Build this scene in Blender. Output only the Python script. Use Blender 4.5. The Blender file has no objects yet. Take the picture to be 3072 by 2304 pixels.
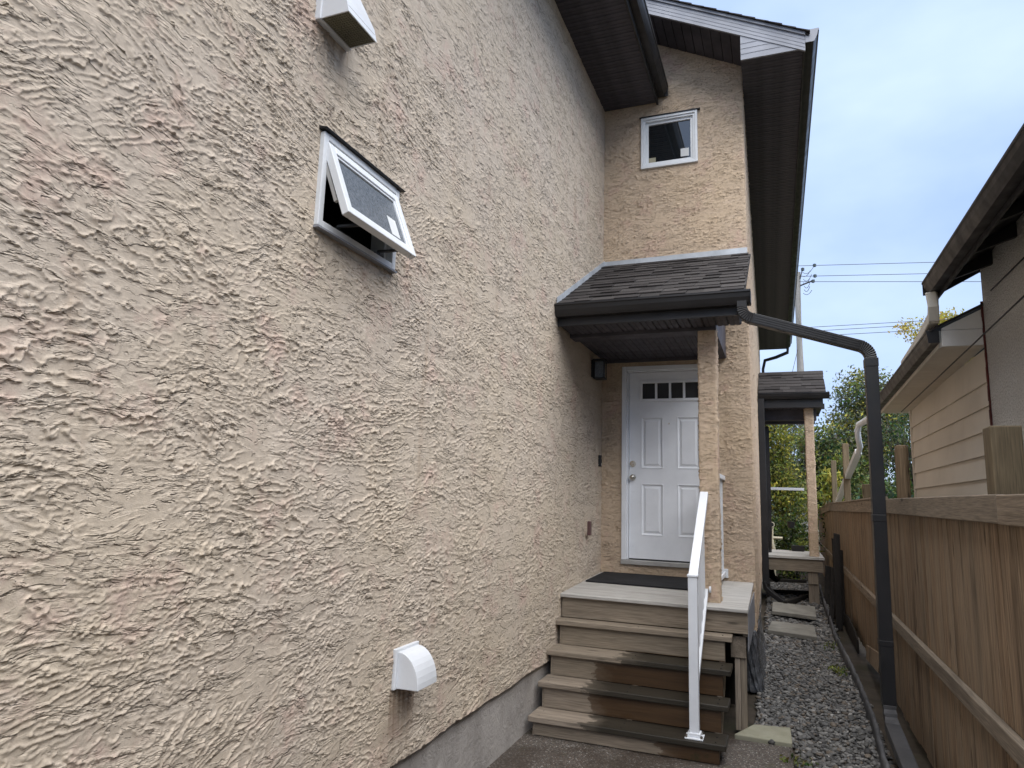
import bpy, math, random
import numpy as np
from mathutils import Vector, Matrix
R = math.radians
random.seed(7)
SC = bpy.context.scene
COL = SC.collection

# ------------------------------------------------------------------ camera
CAM_H = 1.74
def build_camera():
    yaw, pit, rol, f = R(21.498), R(9.243), R(1.767), 2045.6
    fwd = Vector((-math.sin(yaw)*math.cos(pit), math.cos(yaw)*math.cos(pit), math.sin(pit)))
    right = Vector((math.cos(yaw), math.sin(yaw), 0)); up = right.cross(fwd)
    r2 = right*math.cos(rol)+up*math.sin(rol); u2 = -right*math.sin(rol)+up*math.cos(rol)
    c = bpy.data.cameras.new('camera'); o = bpy.data.objects.new('camera', c); COL.objects.link(o)
    m = Matrix((r2, u2, -fwd)).transposed().to_4x4(); m.translation = (0, 0, CAM_H)
    o.matrix_world = m
    c.sensor_width = 36; c.lens = 36*f/3072; c.clip_start = .05; c.clip_end = 2000
    SC.camera = o
build_camera()

# ------------------------------------------------------------------ world, sun, exposure
SUN_DIR = Vector((.23, -.30, .92)).normalized()      # towards the sun
def build_light():
    w = bpy.data.worlds.new('World'); SC.world = w; w.use_nodes = True
    nt = w.node_tree; nt.nodes.clear()
    out = nt.nodes.new('ShaderNodeOutputWorld'); bg = nt.nodes.new('ShaderNodeBackground')
    sky = nt.nodes.new('ShaderNodeTexSky'); sky.sky_type = 'NISHITA'; sky.sun_disc = False
    sky.sun_elevation = math.asin(SUN_DIR.z); sky.sun_rotation = math.atan2(SUN_DIR.x, SUN_DIR.y)
    sky.air_density = 1.0; sky.dust_density = 1.5; sky.ozone_density = 1.5
    tc = nt.nodes.new('ShaderNodeTexCoord')
    mp = nt.nodes.new('ShaderNodeMapping'); mp.inputs['Scale'].default_value = (1.0, 1.0, 2.2); mp.inputs['Location'].default_value = (3.1, .4, .3)
    nz = nt.nodes.new('ShaderNodeTexNoise'); nz.inputs['Scale'].default_value = 2.3; nz.inputs['Detail'].default_value = 5; nz.inputs['Roughness'].default_value = .5
    rp = nt.nodes.new('ShaderNodeValToRGB'); e = rp.color_ramp.elements
    e[0].position = .32; e[0].color = (2.7, 3.75, 6.1, 1); e[1].position = .68; e[1].color = (4.5, 5.55, 7.4, 1)
    mx = nt.nodes.new('ShaderNodeMix'); mx.data_type = 'RGBA'; mx.inputs['Factor'].default_value = .86
    nt.links.new(tc.outputs['Generated'], mp.inputs['Vector']); nt.links.new(mp.outputs['Vector'], nz.inputs['Vector'])
    nt.links.new(nz.outputs['Fac'], rp.inputs['Fac'])
    nt.links.new(sky.outputs['Color'], mx.inputs['A']); nt.links.new(rp.outputs['Color'], mx.inputs['B'])
    nt.links.new(mx.outputs['Result'], bg.inputs['Color']); bg.inputs['Strength'].default_value = .1
    nt.links.new(bg.outputs['Background'], out.inputs['Surface'])
    s = bpy.data.lights.new('sun', 'SUN'); s.energy = 4.0; s.angle = R(85); s.color = (1, .965, .92)
    so = bpy.data.objects.new('sun', s); COL.objects.link(so); so.location = (3, -3, 12)
    so.rotation_euler = (-SUN_DIR).to_track_quat('-Z', 'Y').to_euler()
build_light()
SC.view_settings.view_transform = 'Standard'; SC.view_settings.look = 'None'
SC.view_settings.gamma = 1; SC.view_settings.exposure = 0.9
SC.cycles.max_bounces = 6; SC.cycles.diffuse_bounces = 4

# ------------------------------------------------------------------ materials
class Mat:
    def __init__(s, name, rough=.8, color=(.5, .5, .5), metal=0, spec=.5):
        s.m = bpy.data.materials.new(name); s.m.use_nodes = True; s.nt = s.m.node_tree
        s.b = s.nt.nodes['Principled BSDF']; s.b.inputs['Roughness'].default_value = rough
        s.b.inputs['Base Color'].default_value = (*color, 1); s.b.inputs['Metallic'].default_value = metal
        s.b.inputs['Specular IOR Level'].default_value = spec
        s.tc = s.nt.nodes.new('ShaderNodeTexCoord'); s.info = None
    def n(s, t): return s.nt.nodes.new(t)
    def l(s, a, b): s.nt.links.new(a, b)
    def rnd(s):
        if not s.info: s.info = s.n('ShaderNodeObjectInfo')
        return s.info.outputs['Random']
    def vec(s, scale=(1, 1, 1), randomize=False, rot=(0, 0, 0)):
        mp = s.n('ShaderNodeMapping'); mp.inputs['Scale'].default_value = scale; mp.inputs['Rotation'].default_value = rot
        if randomize:
            a = s.n('ShaderNodeVectorMath'); a.operation = 'SCALE'; cb = s.n('ShaderNodeCombineXYZ')
            for i in 'XYZ': s.l(s.rnd(), cb.inputs[i])
            a.inputs['Scale'].default_value = 37.0; s.l(cb.outputs[0], a.inputs[0])
            b = s.n('ShaderNodeVectorMath'); b.operation = 'ADD'; s.l(s.tc.outputs['Object'], b.inputs[0]); s.l(a.outputs[0], b.inputs[1])
            s.l(b.outputs[0], mp.inputs['Vector'])
        else: s.l(s.tc.outputs['Object'], mp.inputs['Vector'])
        return mp.outputs['Vector']
    def noise(s, scale, detail=4, rough=.55, vec=None, dist=0):
        k = s.n('ShaderNodeTexNoise'); k.inputs['Scale'].default_value = scale; k.inputs['Detail'].default_value = detail
        k.inputs['Roughness'].default_value = rough; k.inputs['Distortion'].default_value = dist
        s.l(vec if vec else s.tc.outputs['Object'], k.inputs['Vector']); return k.outputs['Fac']
    def voro(s, scale, vec=None, feature='F1', out='Distance'):
        k = s.n('ShaderNodeTexVoronoi'); k.feature = feature; k.inputs['Scale'].default_value = scale
        s.l(vec if vec else s.tc.outputs['Object'], k.inputs['Vector']); return k.outputs[out]
    def ramp(s, fac, stops):
        r = s.n('ShaderNodeValToRGB'); els = r.color_ramp.elements
        while len(els) < len(stops): els.new(.5)
        for e, (p, c) in zip(els, stops):
            e.position = p; e.color = (*c, 1) if isinstance(c, tuple) else (c, c, c, 1)
        s.l(fac, r.inputs['Fac']); return r.outputs['Color']
    def mix(s, fac, a, b, blend='MIX'):
        m = s.n('ShaderNodeMix'); m.data_type = 'RGBA'; m.blend_type = blend
        for k, v in (('Factor', fac), ('A', a), ('B', b)):
            if hasattr(v, 'links') or hasattr(v, 'is_linked'): s.l(v, m.inputs[k])
            else: m.inputs[k].default_value = v if k == 'Factor' else (*v, 1)
        return m.outputs['Result']
    def math(s, op, a, b=None, clamp=False):
        m = s.n('ShaderNodeMath'); m.operation = op; m.use_clamp = clamp
        for i, v in enumerate((a, b)):
            if v is None: continue
            if hasattr(v, 'is_linked'): s.l(v, m.inputs[i])
            else: m.inputs[i].default_value = v
        return m.outputs[0]
    def xyz(s, src=None):
        k = s.n('ShaderNodeSeparateXYZ'); s.l(src if src else s.tc.outputs['Object'], k.inputs[0]); return k.outputs
    def bump(s, h, strength=.5, dist=.01, prev=None):
        k = s.n('ShaderNodeBump'); k.inputs['Strength'].default_value = strength; k.inputs['Distance'].default_value = dist
        s.l(h, k.inputs['Height'])
        if prev: s.l(prev, k.inputs['Normal'])
        s.l(k.outputs['Normal'], s.b.inputs['Normal']); return k.outputs['Normal']
    def color(s, c): s.l(c, s.b.inputs['Base Color']); return s
    def rough(s, c): s.l(c, s.b.inputs['Roughness']); return s

MT = {}
def mk_stucco(name, c1, c2, c3, stains=(), fine=1.0, amp=.010):
    m = Mat(name, .92, spec=.25)
    a = m.noise(1.1, 4, .6); c = m.mix(m.ramp(a, [(.36, 0.), (.62, 1.)]), c1, c2)
    b = m.noise(3.2, 6, .7); c = m.mix(m.ramp(b, [(.53, 0.), (.66, .85)]), c, c3)
    p_ = m.noise(5.5, 5, .6, m.vec((1, 1, 2.2))); c = m.mix(m.ramp(p_, [(.56, 0.), (.64, .55)]), c, tuple(min(1, x*1.16) for x in c1))
    d = m.noise(45, 4, .6); c = m.mix(.28, c, m.ramp(d, [(.3, .35), (.7, .75)]), 'OVERLAY')
    st = m.noise(2.0, 5, .65, m.vec((3.2, 3.2, .35))); c = m.mix(m.ramp(st, [(.58, 0.), (.78, .5)]), c, (.32, .225, .155))
    P = m.xyz()
    for (y0, y1, zt, zb, k) in stains:      # rusty drips below fittings
        e = m.math('MULTIPLY', m.math('MULTIPLY', m.math('GREATER_THAN', P[1], y0-YD), m.math('LESS_THAN', P[1], y1-YD)), m.math('LESS_THAN', P[2], zt))
        f = m.math('SUBTRACT', 1.0, m.math('DIVIDE', m.math('SUBTRACT', zt, P[2]), zt-zb), True)
        q = m.ramp(m.noise(1, 5, .65, m.vec((22, 22, 2.5))), [(.35, 0.), (.62, 1.)])
        c = m.mix(m.math('MULTIPLY', m.math('MULTIPLY', e, f), m.math('MULTIPLY', q, k)), c, (.16, .085, .045))
    m.color(c)
    # crisp ledges: contours of bent, level-stretched noise, each falling off sharply at its lower edge
    def vadd(v, w, sc):
        k = m.n('ShaderNodeVectorMath'); k.operation = 'SCALE'; m.l(w, k.inputs[0]); k.inputs['Scale'].default_value = sc
        g = m.n('ShaderNodeVectorMath'); g.operation = 'ADD'; m.l(v, g.inputs[0]); m.l(k.outputs[0], g.inputs[1]); return g.outputs[0]
    wn = m.n('ShaderNodeTexNoise'); wn.inputs['Scale'].default_value = 1.9; wn.inputs['Detail'].default_value = 2; m.l(m.tc.outputs['Object'], wn.inputs['Vector'])
    base = vadd(m.tc.outputs['Object'], wn.outputs['Color'], .16)
    def ledge(scale, K, pw, bias, det):
        mp = m.n('ShaderNodeMapping'); mp.inputs['Scale'].default_value = scale; m.l(base, mp.inputs['Vector'])
        n = m.noise(1.0, det, .58, mp.outputs['Vector'], .35)
        n = m.math('SUBTRACT', n, m.math('MULTIPLY', m.xyz(base)[2], bias))
        return m.math('POWER', m.math('FRACT', m.math('MULTIPLY', n, K)), pw)
    mask = m.ramp(m.noise(7, 3, .6), [(.36, .15), (.50, 1.)])
    L1 = m.math('MULTIPLY', ledge((4.6*fine, 4.6*fine, 17*fine), 4.4, 10.0, 1.2*fine, 4), mask)
    L2 = m.math('MULTIPLY', ledge((13*fine, 13*fine, 40*fine), 3.2, 8.0, 1.5*fine, 3), m.ramp(m.noise(5, 3, .6, m.vec((1, 1, 1.7))), [(.40, .1), (.55, 1.)]))
    n1 = m.bump(m.math('ADD', L1, m.math('MULTIPLY', L2, .6)), 1.0, amp)
    m.bump(m.noise(230, 4, .65), .55, .003, n1)
    return m.m
WX, YD = -1.787, 7.246
MT['stucco'] = mk_stucco('stucco_beige', (.492, .42, .342), (.50, .422, .328), (.49, .372, .305), ((3.05, 3.30, .79, .40, .75), (2.10, 2.36, 3.72, 3.35, .45), (2.2, 2.85, 2.82, 2.5, .25)))
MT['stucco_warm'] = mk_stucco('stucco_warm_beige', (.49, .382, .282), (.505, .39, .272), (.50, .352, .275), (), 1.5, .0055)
def mk_conc():
    m = Mat('foundation_parging', .9, spec=.25)
    c = m.ramp(m.noise(2.5, 6, .6), [(.3, (.29, .27, .25)), (.7, (.45, .42, .39))])
    c = m.mix(m.ramp(m.noise(1.7, 5, .6, m.vec((3, 3, .5))), [(.5, 0.), (.75, .5)]), c, (.17, .155, .14)); m.color(c)
    n = m.bump(m.noise(14, 6, .6, dist=1.2), .5, .02); m.bump(m.noise(160, 4, .6), .4, .003, n); return m.m
MT['parging'] = mk_conc()
def mk_metal(name, col, rough=.42, var=.25):
    m = Mat(name, rough, spec=.5)
    c = m.mix(m.ramp(m.noise(3, 5, .6), [(.35, 0.), (.7, 1.)]), tuple(x*(1-var) for x in col), tuple(min(1, x*(1+var)) for x in col))
    c = m.mix(m.ramp(m.noise(14, 6, .7), [(.62, 0.), (.8, .35)]), c, tuple(x*.55+.035*min(1, x*4) for x in col)); m.color(c)
    m.rough(m.ramp(m.noise(9, 4), [(.3, rough-.08), (.7, rough+.15)])); return m.m
MT['brown_metal'] = mk_metal('dark_brown_metal', (.011, .0105, .0115), .45, .3)
MT['soffit'] = mk_metal('dark_soffit_metal', (.070, .066, .077), .6, .3); MT['soffit'].node_tree.nodes['Principled BSDF'].inputs['Specular IOR Level'].default_value = .25
MT['grey_metal'] = mk_metal('grey_rake_metal', (.27, .28, .31), .45, .12)
MT['galv'] = mk_metal('galvanised_flashing', (.42, .45, .48), .45, .25)
MT['white_metal'] = mk_metal('white_painted_metal', (.70, .73, .77), .38, .07)
MT['vinyl'] = mk_metal('white_vinyl', (.70, .72, .735), .4, .1)
MT['door'] = mk_metal('white_door_paint', (.74, .76, .79), .4, .06)
MT['cream'] = mk_metal('cream_painted_metal', (.60, .57, .50), .5, .12)
MT['white_hood'] = mk_metal('white_plastic_hood', (.64, .66, .685), .42, .08)
MT['black'] = mk_metal('black_plastic', (.012, .012, .013), .5, .3)
MT['brass'] = mk_metal('nickel_hardware', (.55, .53, .48), .25, .1)
MT['brass'].node_tree.nodes['Principled BSDF'].inputs['Metallic'].default_value = 1
MT['grille'] = mk_metal('screen_grille', (.16, .15, .10), .7, .3)
MT['threshold'] = mk_metal('aluminium_threshold', (.36, .35, .33), .45, .2)
MT['brick_cover'] = mk_metal('brown_cover', (.10, .05, .045), .5, .2)
MT['rust'] = mk_metal('red_brown_sealant', (.10, .022, .018), .8, .5)
MT['cream_pipe'] = mk_metal('cream_pipe', (.62, .58, .44), .45, .1)
MT['wire'] = mk_metal('cable', (.02, .02, .022), .6, .2)
MT['insul'] = mk_metal('insulator', (.12, .15, .16), .4, .3)
def mk_shingle():
    m = Mat('asphalt_shingle', .9, spec=.25)
    c = m.ramp(m.rnd(), [(0., (.021, .0185, .018)), (.35, (.037, .033, .032)), (.7, (.054, .049, .047)), (1., (.031, .028, .027))])
    c = m.mix(.6, c, m.ramp(m.noise(260, 2, .6), [(.3, .12), (.7, .9)]), 'OVERLAY')
    c = m.mix(m.ramp(m.noise(6, 5, .7), [(.55, 0.), (.8, .4)]), c, (.07, .068, .065)); m.color(c)
    m.bump(m.noise(330, 3, .6), .5, .003); return m.m
MT['shingle'] = mk_shingle()
def mk_glass():
    m = Mat('window_glass', .02, (.010, .012, .014), spec=1.0); m.b.inputs['Coat Weight'].default_value = 1.0; m.b.inputs['Coat Roughness'].default_value = .015
    m.rough(m.ramp(m.noise(4, 4), [(.4, .01), (.8, .06)])); return m.m
MT['glass'] = mk_glass()
def mk_oglass():
    m = Mat('obscure_glass', .2, (.05, .06, .065), spec=.8)
    m.color(m.ramp(m.noise(70, 5, .7), [(.35, (.07, .082, .095)), (.7, (.18, .195, .21))])); m.bump(m.voro(160), .35, .003); return m.m
MT['oglass'] = mk_oglass()
MT['dark'] = Mat('dark_interior', .9, (.02, .02, .02)).m
MT['paper'] = mk_metal('sticker_paper', (.62, .63, .62), .7, .1)
MT['tanpaper'] = mk_metal('tan_sticker', (.30, .28, .20), .7, .2)
def mk_wood(name, pal, axis, rough=.8, knots=True, wet=False, streak=1.0, wcol=((.018, .008, .003), (.085, .042, .013))):
    m = Mat(name, rough, spec=.3)
    sc = {'x': (1.7, 42, 42), 'y': (42, 1.7, 42), 'z': (42, 42, 1.7)}[axis]
    v = m.vec(sc, True)
    g = m.noise(1.0, 6, .62, v, .6)
    c = m.ramp(g, [(.25, pal[0]), (.5, pal[1]), (.75, pal[2])])
    c = m.mix(m.math('MULTIPLY', m.rnd(), .8), c, pal[3])
    f = m.noise(1.0, 3, .5, m.vec(tuple(x*4 for x in sc), True)); c = m.mix(.45, c, m.ramp(f, [(.3, .2), (.7, .8)]), 'OVERLAY')
    if knots:
        k = m.voro(1.0, m.vec({'x': (2.2, 9, 9), 'y': (9, 2.2, 9), 'z': (9, 9, 2.2)}[axis], True))
        c = m.mix(m.ramp(k, [(.0, .85), (.09, .6), (.15, 0.)]), c, tuple(x*.25 for x in pal[0]))
    st = m.noise(1.0, 5, .6, m.vec({'x': (.8, 5, 5), 'y': (5, .8, 5), 'z': (5, 5, .8)}[axis], True)); c = m.mix(m.ramp(st, [(.52, 0.), (.78, .55*streak)]), c, tuple(x*.35 for x in pal[0]))
    if wet:
        p = m.xyz(); X, Z = p[0], p[2]
        w = m.math('ADD', m.math('MULTIPLY', X, 2.6), 3.62)
        w = m.math('ADD', w, m.math('MULTIPLY', m.math('SUBTRACT', m.noise(3.4, 7, .66, m.vec((1, 1.5, 2.2))), .5), 1.5))
        w = m.math('SUBTRACT', w, m.math('MULTIPLY', m.math('LESS_THAN', Z, .093), 1.35)); w = m.math('SUBTRACT', w, m.math('MULTIPLY', m.math('GREATER_THAN', Z, .47), .55))
        top = m.math('LESS_THAN', Z, .535)
        w = m.math('MULTIPLY', m.ramp(w, [(.0, 0.), (.05, .75), (.4, 1.)]), top)
        c = m.mix(m.math('MULTIPLY', w, .93), c, m.mix(g, *wcol))
        c = m.mix(m.math('MULTIPLY', m.ramp(m.noise(9, 6, .75), [(.55, 0.), (.66, 1.)]), m.math('MULTIPLY', m.ramp(Z, [(.0, 1.), (.14, 0.)]), w)), c, (.02, .024, .008))
        m.rough(m.math('SUBTRACT', .82, m.math('MULTIPLY', w, .38)))
    m.color(c)
    n1 = m.bump(g, .35, .004); m.bump(f, .4, .0015, n1); return m.m
STEP = ((.15, .125, .10), (.25, .205, .16), (.33, .28, .225), (.20, .165, .12))
MT['step'] = mk_wood('weathered_step_wood', STEP, 'x', wet=True)
MT['tread'] = mk_wood('weathered_tread_wood', STEP, 'x', wet=True, wcol=((.007, .007, .005), (.026, .022, .015)))
MT['stepz'] = mk_wood('weathered_post_wood', STEP, 'z')
MT['deck'] = mk_wood('grey_deck_paint', ((.26, .245, .22), (.42, .405, .375), (.56, .545, .515), (.36, .345, .32)), 'x', knots=False)
FEN = ((.07, .045, .027), (.25, .17, .105), (.43, .315, .205), (.26, .205, .145))
MT['picket'] = mk_wood('cedar_picket', FEN, 'z', streak=1.75)
MT['raily'] = mk_wood('fence_rail_wood', ((.13, .10, .072), (.25, .198, .145), (.36, .295, .225), (.21, .178, .14)), 'y', streak=1.5)
MT['fpost'] = mk_wood('weathered_fence_post', ((.07, .05, .03), (.17, .118, .07), (.27, .195, .12), (.15, .125, .08)), 'z', streak=1.7)
MT['blackwood'] = mk_wood('blackened_wood', ((.008, .007, .006), (.02, .017, .014), (.035, .03, .026), (.014, .012, .011)), 'z')
MT['pole'] = mk_wood('grey_pole_wood', ((.2, .19, .18), (.32, .305, .29), (.43, .41, .39), (.28, .27, .25)), 'z', knots=False)
def mk_siding(name, col):
    m = Mat(name, .55, spec=.35)
    c = m.mix(m.ramp(m.noise(1.3, 4, .6, m.vec((1, 1, 1), True)), [(.3, 0.), (.7, 1.)]), tuple(x*.86 for x in col), col)
    c = m.mix(m.ramp(m.noise(2, 6, .7, m.vec((1, 1, .4), True)), [(.55, 0.), (.8, .3)]), c, (.28, .23, .17)); m.color(c)
    m.bump(m.noise(1, 4, .6, m.vec((60, 2, 60))), .15, .003); return m.m
MT['siding'] = mk_siding('beige_siding', (.66, .61, .53))
MT['siding_white'] = mk_siding('white_siding', (.78, .77, .74))
def mk_dash():
    m = Mat('pebble_dash_stucco', .95, spec=.2)
    v = m.voro(95); c = m.ramp(m.noise(70, 4, .7), [(.3, (.40, .385, .355)), (.5, (.72, .70, .66)), (.72, (.88, .87, .84))])
    c = m.mix(m.ramp(m.noise(1.5, 4), [(.4, 0.), (.75, .45)]), c, (.55, .52, .47)); m.color(c)
    n = m.bump(v, 1.0, .02); m.bump(m.noise(230, 3), .5, .004, n); return m.m
MT['dash'] = mk_dash()
def mk_pebble():
    m = Mat('river_rock', .62, spec=.4)
    a = m.n('ShaderNodeAttribute'); a.attribute_name = 'col'
    c = m.mix(.35, a.outputs['Color'], m.ramp(m.noise(90, 4, .6), [(.3, .25), (.7, .75)]), 'OVERLAY'); m.color(c)
    m.bump(m.noise(150, 3), .25, .002); return m.m
MT['pebble'] = mk_pebble()
def mk_aggregate():
    m = Mat('exposed_aggregate', .85, spec=.35)
    v = m.n('ShaderNodeTexVoronoi'); v.inputs['Scale'].default_value = 105; m.l(m.tc.outputs['Object'], v.inputs['Vector'])
    h = m.ramp(m.xyz(v.outputs['Color'])[0], [(0., (.035, .029, .024)), (.35, (.085, .069, .057)), (.62, (.14, .10, .075)), (.86, (.19, .175, .15)), (1., (.42, .40, .37))])
    c = m.mix(m.ramp(v.outputs['Distance'], [(.3, 0.), (.62, .85)]), h, (.075, .066, .058))
    w = m.ramp(m.noise(1.6, 5, .6), [(.42, 0.), (.56, 1.)]); c = m.mix(m.math('MULTIPLY', w, .62), c, (.035, .024, .017))
    c = m.mix(m.ramp(m.noise(6, 6, .7), [(.58, 0.), (.75, .5)]), c, (.05, .055, .02)); m.color(c)
    m.rough(m.math('SUBTRACT', .85, m.math('MULTIPLY', w, .3)))
    m.bump(v.outputs['Distance'], .6, -.006); return m.m
MT['aggregate'] = mk_aggregate()
def mk_slab(name, c1, c2, c3):
    m = Mat(name, .9, spec=.25)
    c = m.ramp(m.noise(5, 6, .65), [(.3, c1), (.7, c2)]); c = m.mix(m.ramp(m.noise(2.2, 5, .6), [(.5, 0.), (.7, .7)]), c, c3); m.color(c)
    m.bump(m.noise(120, 5, .65), .4, .004); return m.m
MT['slab'] = mk_slab('concrete_slab', (.17, .16, .14), (.27, .26, .225), (.10, .095, .08))
MT['mossy'] = mk_slab('mossy_slab', (.22, .21, .15), (.33, .32, .245), (.18, .185, .11))
MT['soil'] = mk_slab('dark_soil', (.035, .028, .02), (.075, .06, .045), (.03, .035, .015))
MT['ground'] = mk_slab('yard_ground', (.05, .055, .03), (.09, .085, .05), (.05, .07, .025))
MT['mat'] = mk_slab('rubber_mat', (.010, .010, .011), (.022, .022, .024), (.03, .03, .03))
MT['edging'] = mk_slab('weathered_plastic_edging', (.045, .045, .047), (.12, .12, .125), (.20, .20, .20))
MT['soil_pipe'] = mk_metal('dusty_dark_pipe', (.05, .05, .053), .55, .3)
def mk_poly():
    m = Mat('plastic_sheet', .22, (.10, .105, .115), spec=.7)
    m.color(m.ramp(m.noise(7, 6, .7), [(.35, (.03, .032, .036)), (.55, (.10, .105, .115)), (.8, (.30, .32, .35))])); m.bump(m.noise(9, 4, .5, dist=1), .35, .02); return m.m
MT['poly'] = mk_poly()
def mk_leaf():
    m = Mat('leaves', .6, spec=.3)
    a = m.n('ShaderNodeAttribute'); a.attribute_name = 'col'; m.l(a.outputs['Color'], m.b.inputs['Base Color'])
    t = m.n('ShaderNodeBsdfTranslucent'); m.l(a.outputs['Color'], t.inputs['Color'])
    x = m.n('ShaderNodeMixShader'); x.inputs[0].default_value = .35
    o = m.nt.nodes['Material Output']; m.l(m.b.outputs[0], x.inputs[1]); m.l(t.outputs[0], x.inputs[2]); m.l(x.outputs[0], o.inputs['Surface']); return m.m
MT['leaf'] = mk_leaf()
MT['bark'] = mk_wood('bark', ((.02, .017, .014), (.045, .038, .03), (.075, .065, .05), (.03, .03, .025)), 'z', knots=False)

# ------------------------------------------------------------------ mesh helpers
class MB:
    def __init__(s): s.v = []; s.f = []
    def add(s, vs, fs):
        b = len(s.v); s.v += [tuple(p) for p in vs]; s.f += [tuple(b+i for i in f) for f in fs]; return s
    def box(s, x0, x1, y0, y1, z0, z1):
        return s.add([(x0,y0,z0),(x1,y0,z0),(x1,y1,z0),(x0,y1,z0),(x0,y0,z1),(x1,y0,z1),(x1,y1,z1),(x0,y1,z1)],
                     [(0,3,2,1),(4,5,6,7),(0,1,5,4),(1,2,6,5),(2,3,7,6),(3,0,4,7)])
    def hexa(s, p): # 8 points: bottom loop 0-3, top loop 4-7
        return s.add(p, [(0,3,2,1),(4,5,6,7),(0,1,5,4),(1,2,6,5),(2,3,7,6),(3,0,4,7)])
    def prism(s, prof, axis, a, b, shift=None):
        """extrude closed 2-D profile along axis from a to b; profile coords are the other two axes in order"""
        n = len(prof); vs = []
        for t in (a, b):
            for (u, w) in prof:
                vs.append({'x': (t, u, w), 'y': (u, t, w), 'z': (u, w, t)}[axis])
        fs = [tuple(range(n)), tuple(range(2*n-1, n-1, -1))] + [(i, i+n, (i+1) % n+n, (i+1) % n) for i in range(n)]
        return s.add(vs, fs)
    def sweep(s, pts, w, h=None, up=Vector((0, 0, 1)), n=0, cap=True):
        """rectangular (n=0) or round tube along points"""
        pts = [Vector(p) for p in pts]; h = h or w; rings = []
        for i, p in enumerate(pts):
            d = (pts[min(i+1, len(pts)-1)]-pts[max(i-1, 0)]).normalized()
            a = d.cross(up)
            if a.length < 1e-3: a = d.cross(Vector((0, 1, 0)))
            a.normalize(); b = a.cross(d)
            ww = w[i] if isinstance(w, (list, tuple)) else w; hh = h[i] if isinstance(h, (list, tuple)) else h
            if n: rings.append([p+a*math.cos(t*2*math.pi/n)*ww/2+b*math.sin(t*2*math.pi/n)*hh/2 for t in range(n)])
            else: rings.append([p+a*ww/2*x+b*hh/2*y for x, y in ((-1,-1),(1,-1),(1,1),(-1,1))])
        k = n or 4; vs = [q for r in rings for q in r]; fs = []
        for i in range(len(rings)-1):
            for j in range(k): fs.append((i*k+j, i*k+(j+1) % k, (i+1)*k+(j+1) % k, (i+1)*k+j))
        if cap: fs += [tuple(range(k-1, -1, -1)), tuple((len(rings)-1)*k+j for j in range(k))]
        return s.add(vs, fs)
    def cyl(s, a, b, r, n=12, r2=None):
        return s.sweep([a, b], [2*r, 2*(r2 if r2 is not None else r)], [2*r, 2*(r2 if r2 is not None else r)], n=n)
    def sphere(s, c, r, n=10, m=6, sx=1, sy=1, sz=1):
        vs = [(c[0], c[1], c[2]+r*sz)]
        for i in range(1, m):
            for j in range(n):
                t = math.pi*i/m; a = 2*math.pi*j/n
                vs.append((c[0]+r*sx*math.sin(t)*math.cos(a), c[1]+r*sy*math.sin(t)*math.sin(a), c[2]+r*sz*math.cos(t)))
        vs.append((c[0], c[1], c[2]-r*sz)); L = len(vs)-1; fs = [(0, 1+j, 1+(j+1) % n) for j in range(n)]
        for i in range(m-2):
            for j in range(n): fs.append((1+i*n+j, 1+(i+1)*n+j, 1+(i+1)*n+(j+1) % n, 1+i*n+(j+1) % n))
        fs += [(L, 1+(m-2)*n+(j+1) % n, 1+(m-2)*n+j) for j in range(n)]
        return s.add(vs, fs)
    def mesh(s, name, off=(0, 0, 0)):
        me = bpy.data.meshes.new(name); ox, oy, oz = off
        me.from_pydata([(x-ox, y-oy, z-oz) for x, y, z in s.v], [], s.f); me.update()
        import bmesh
        bm = bmesh.new(); bm.from_mesh(me); bmesh.ops.recalc_face_normals(bm, faces=bm.faces); bm.to_mesh(me); bm.free(); return me
WORLD = {}
def link(name, data, parent=None, loc=None, mat=None, smooth=False, bevel=0):
    o = bpy.data.objects.new(name, data); COL.objects.link(o)
    pw = WORLD.get(parent.name, Vector()) if parent else Vector()
    wl = Vector(loc) if loc is not None else (pw.copy() if parent else Vector())
    o.parent = parent; o.location = wl-pw; WORLD[o.name] = wl
    if mat and not data.materials: data.materials.append(MT[mat])
    if smooth: data.polygons.foreach_set('use_smooth', [True]*len(data.polygons))
    if bevel:
        b = o.modifiers.new('bevel', 'BEVEL'); b.width = bevel; b.segments = 2; b.limit_method = 'ANGLE'; b.angle_limit = R(40)
    return o
def part(name, mb, mat, parent=None, smooth=False, bevel=0, loc=None):
    """mesh given in world coordinates becomes a child of parent; origin = loc or the parent's origin"""
    off = Vector(loc) if loc is not None else (WORLD.get(parent.name, Vector()) if parent else Vector())
    return link(name, mb.mesh(name, off), parent, off, mat, smooth, bevel)
def tag(o, label, cat=None, group=None, kind=None):
    if label: o['label'] = label
    if cat: o['category'] = cat
    if group: o['group'] = group
    if kind: o['kind'] = kind
    return o
def thing(name, loc, label, cat, group=None):
    o = bpy.data.objects.new(name, None); COL.objects.link(o); o.location = loc; o.empty_display_size = .1; WORLD[o.name] = Vector(loc)
    return tag(o, label, cat, group)
def np_mesh(name, v, quads=None, tris=None):
    me = bpy.data.meshes.new(name); me.vertices.add(len(v)); me.vertices.foreach_set('co', np.ascontiguousarray(v, dtype=np.float32).ravel())
    F = quads if quads is not None else tris; k = F.shape[1]
    me.loops.add(F.size); me.loops.foreach_set('vertex_index', np.ascontiguousarray(F, dtype=np.int32).ravel())
    me.polygons.add(len(F)); me.polygons.foreach_set('loop_start', np.arange(0, F.size, k, dtype=np.int32))
    me.polygons.foreach_set('loop_total', np.full(len(F), k, dtype=np.int32))
    me.update(calc_edges=True); return me
def set_smooth(me): me.polygons.foreach_set('use_smooth', np.ones(len(me.polygons), dtype=bool))
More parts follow.
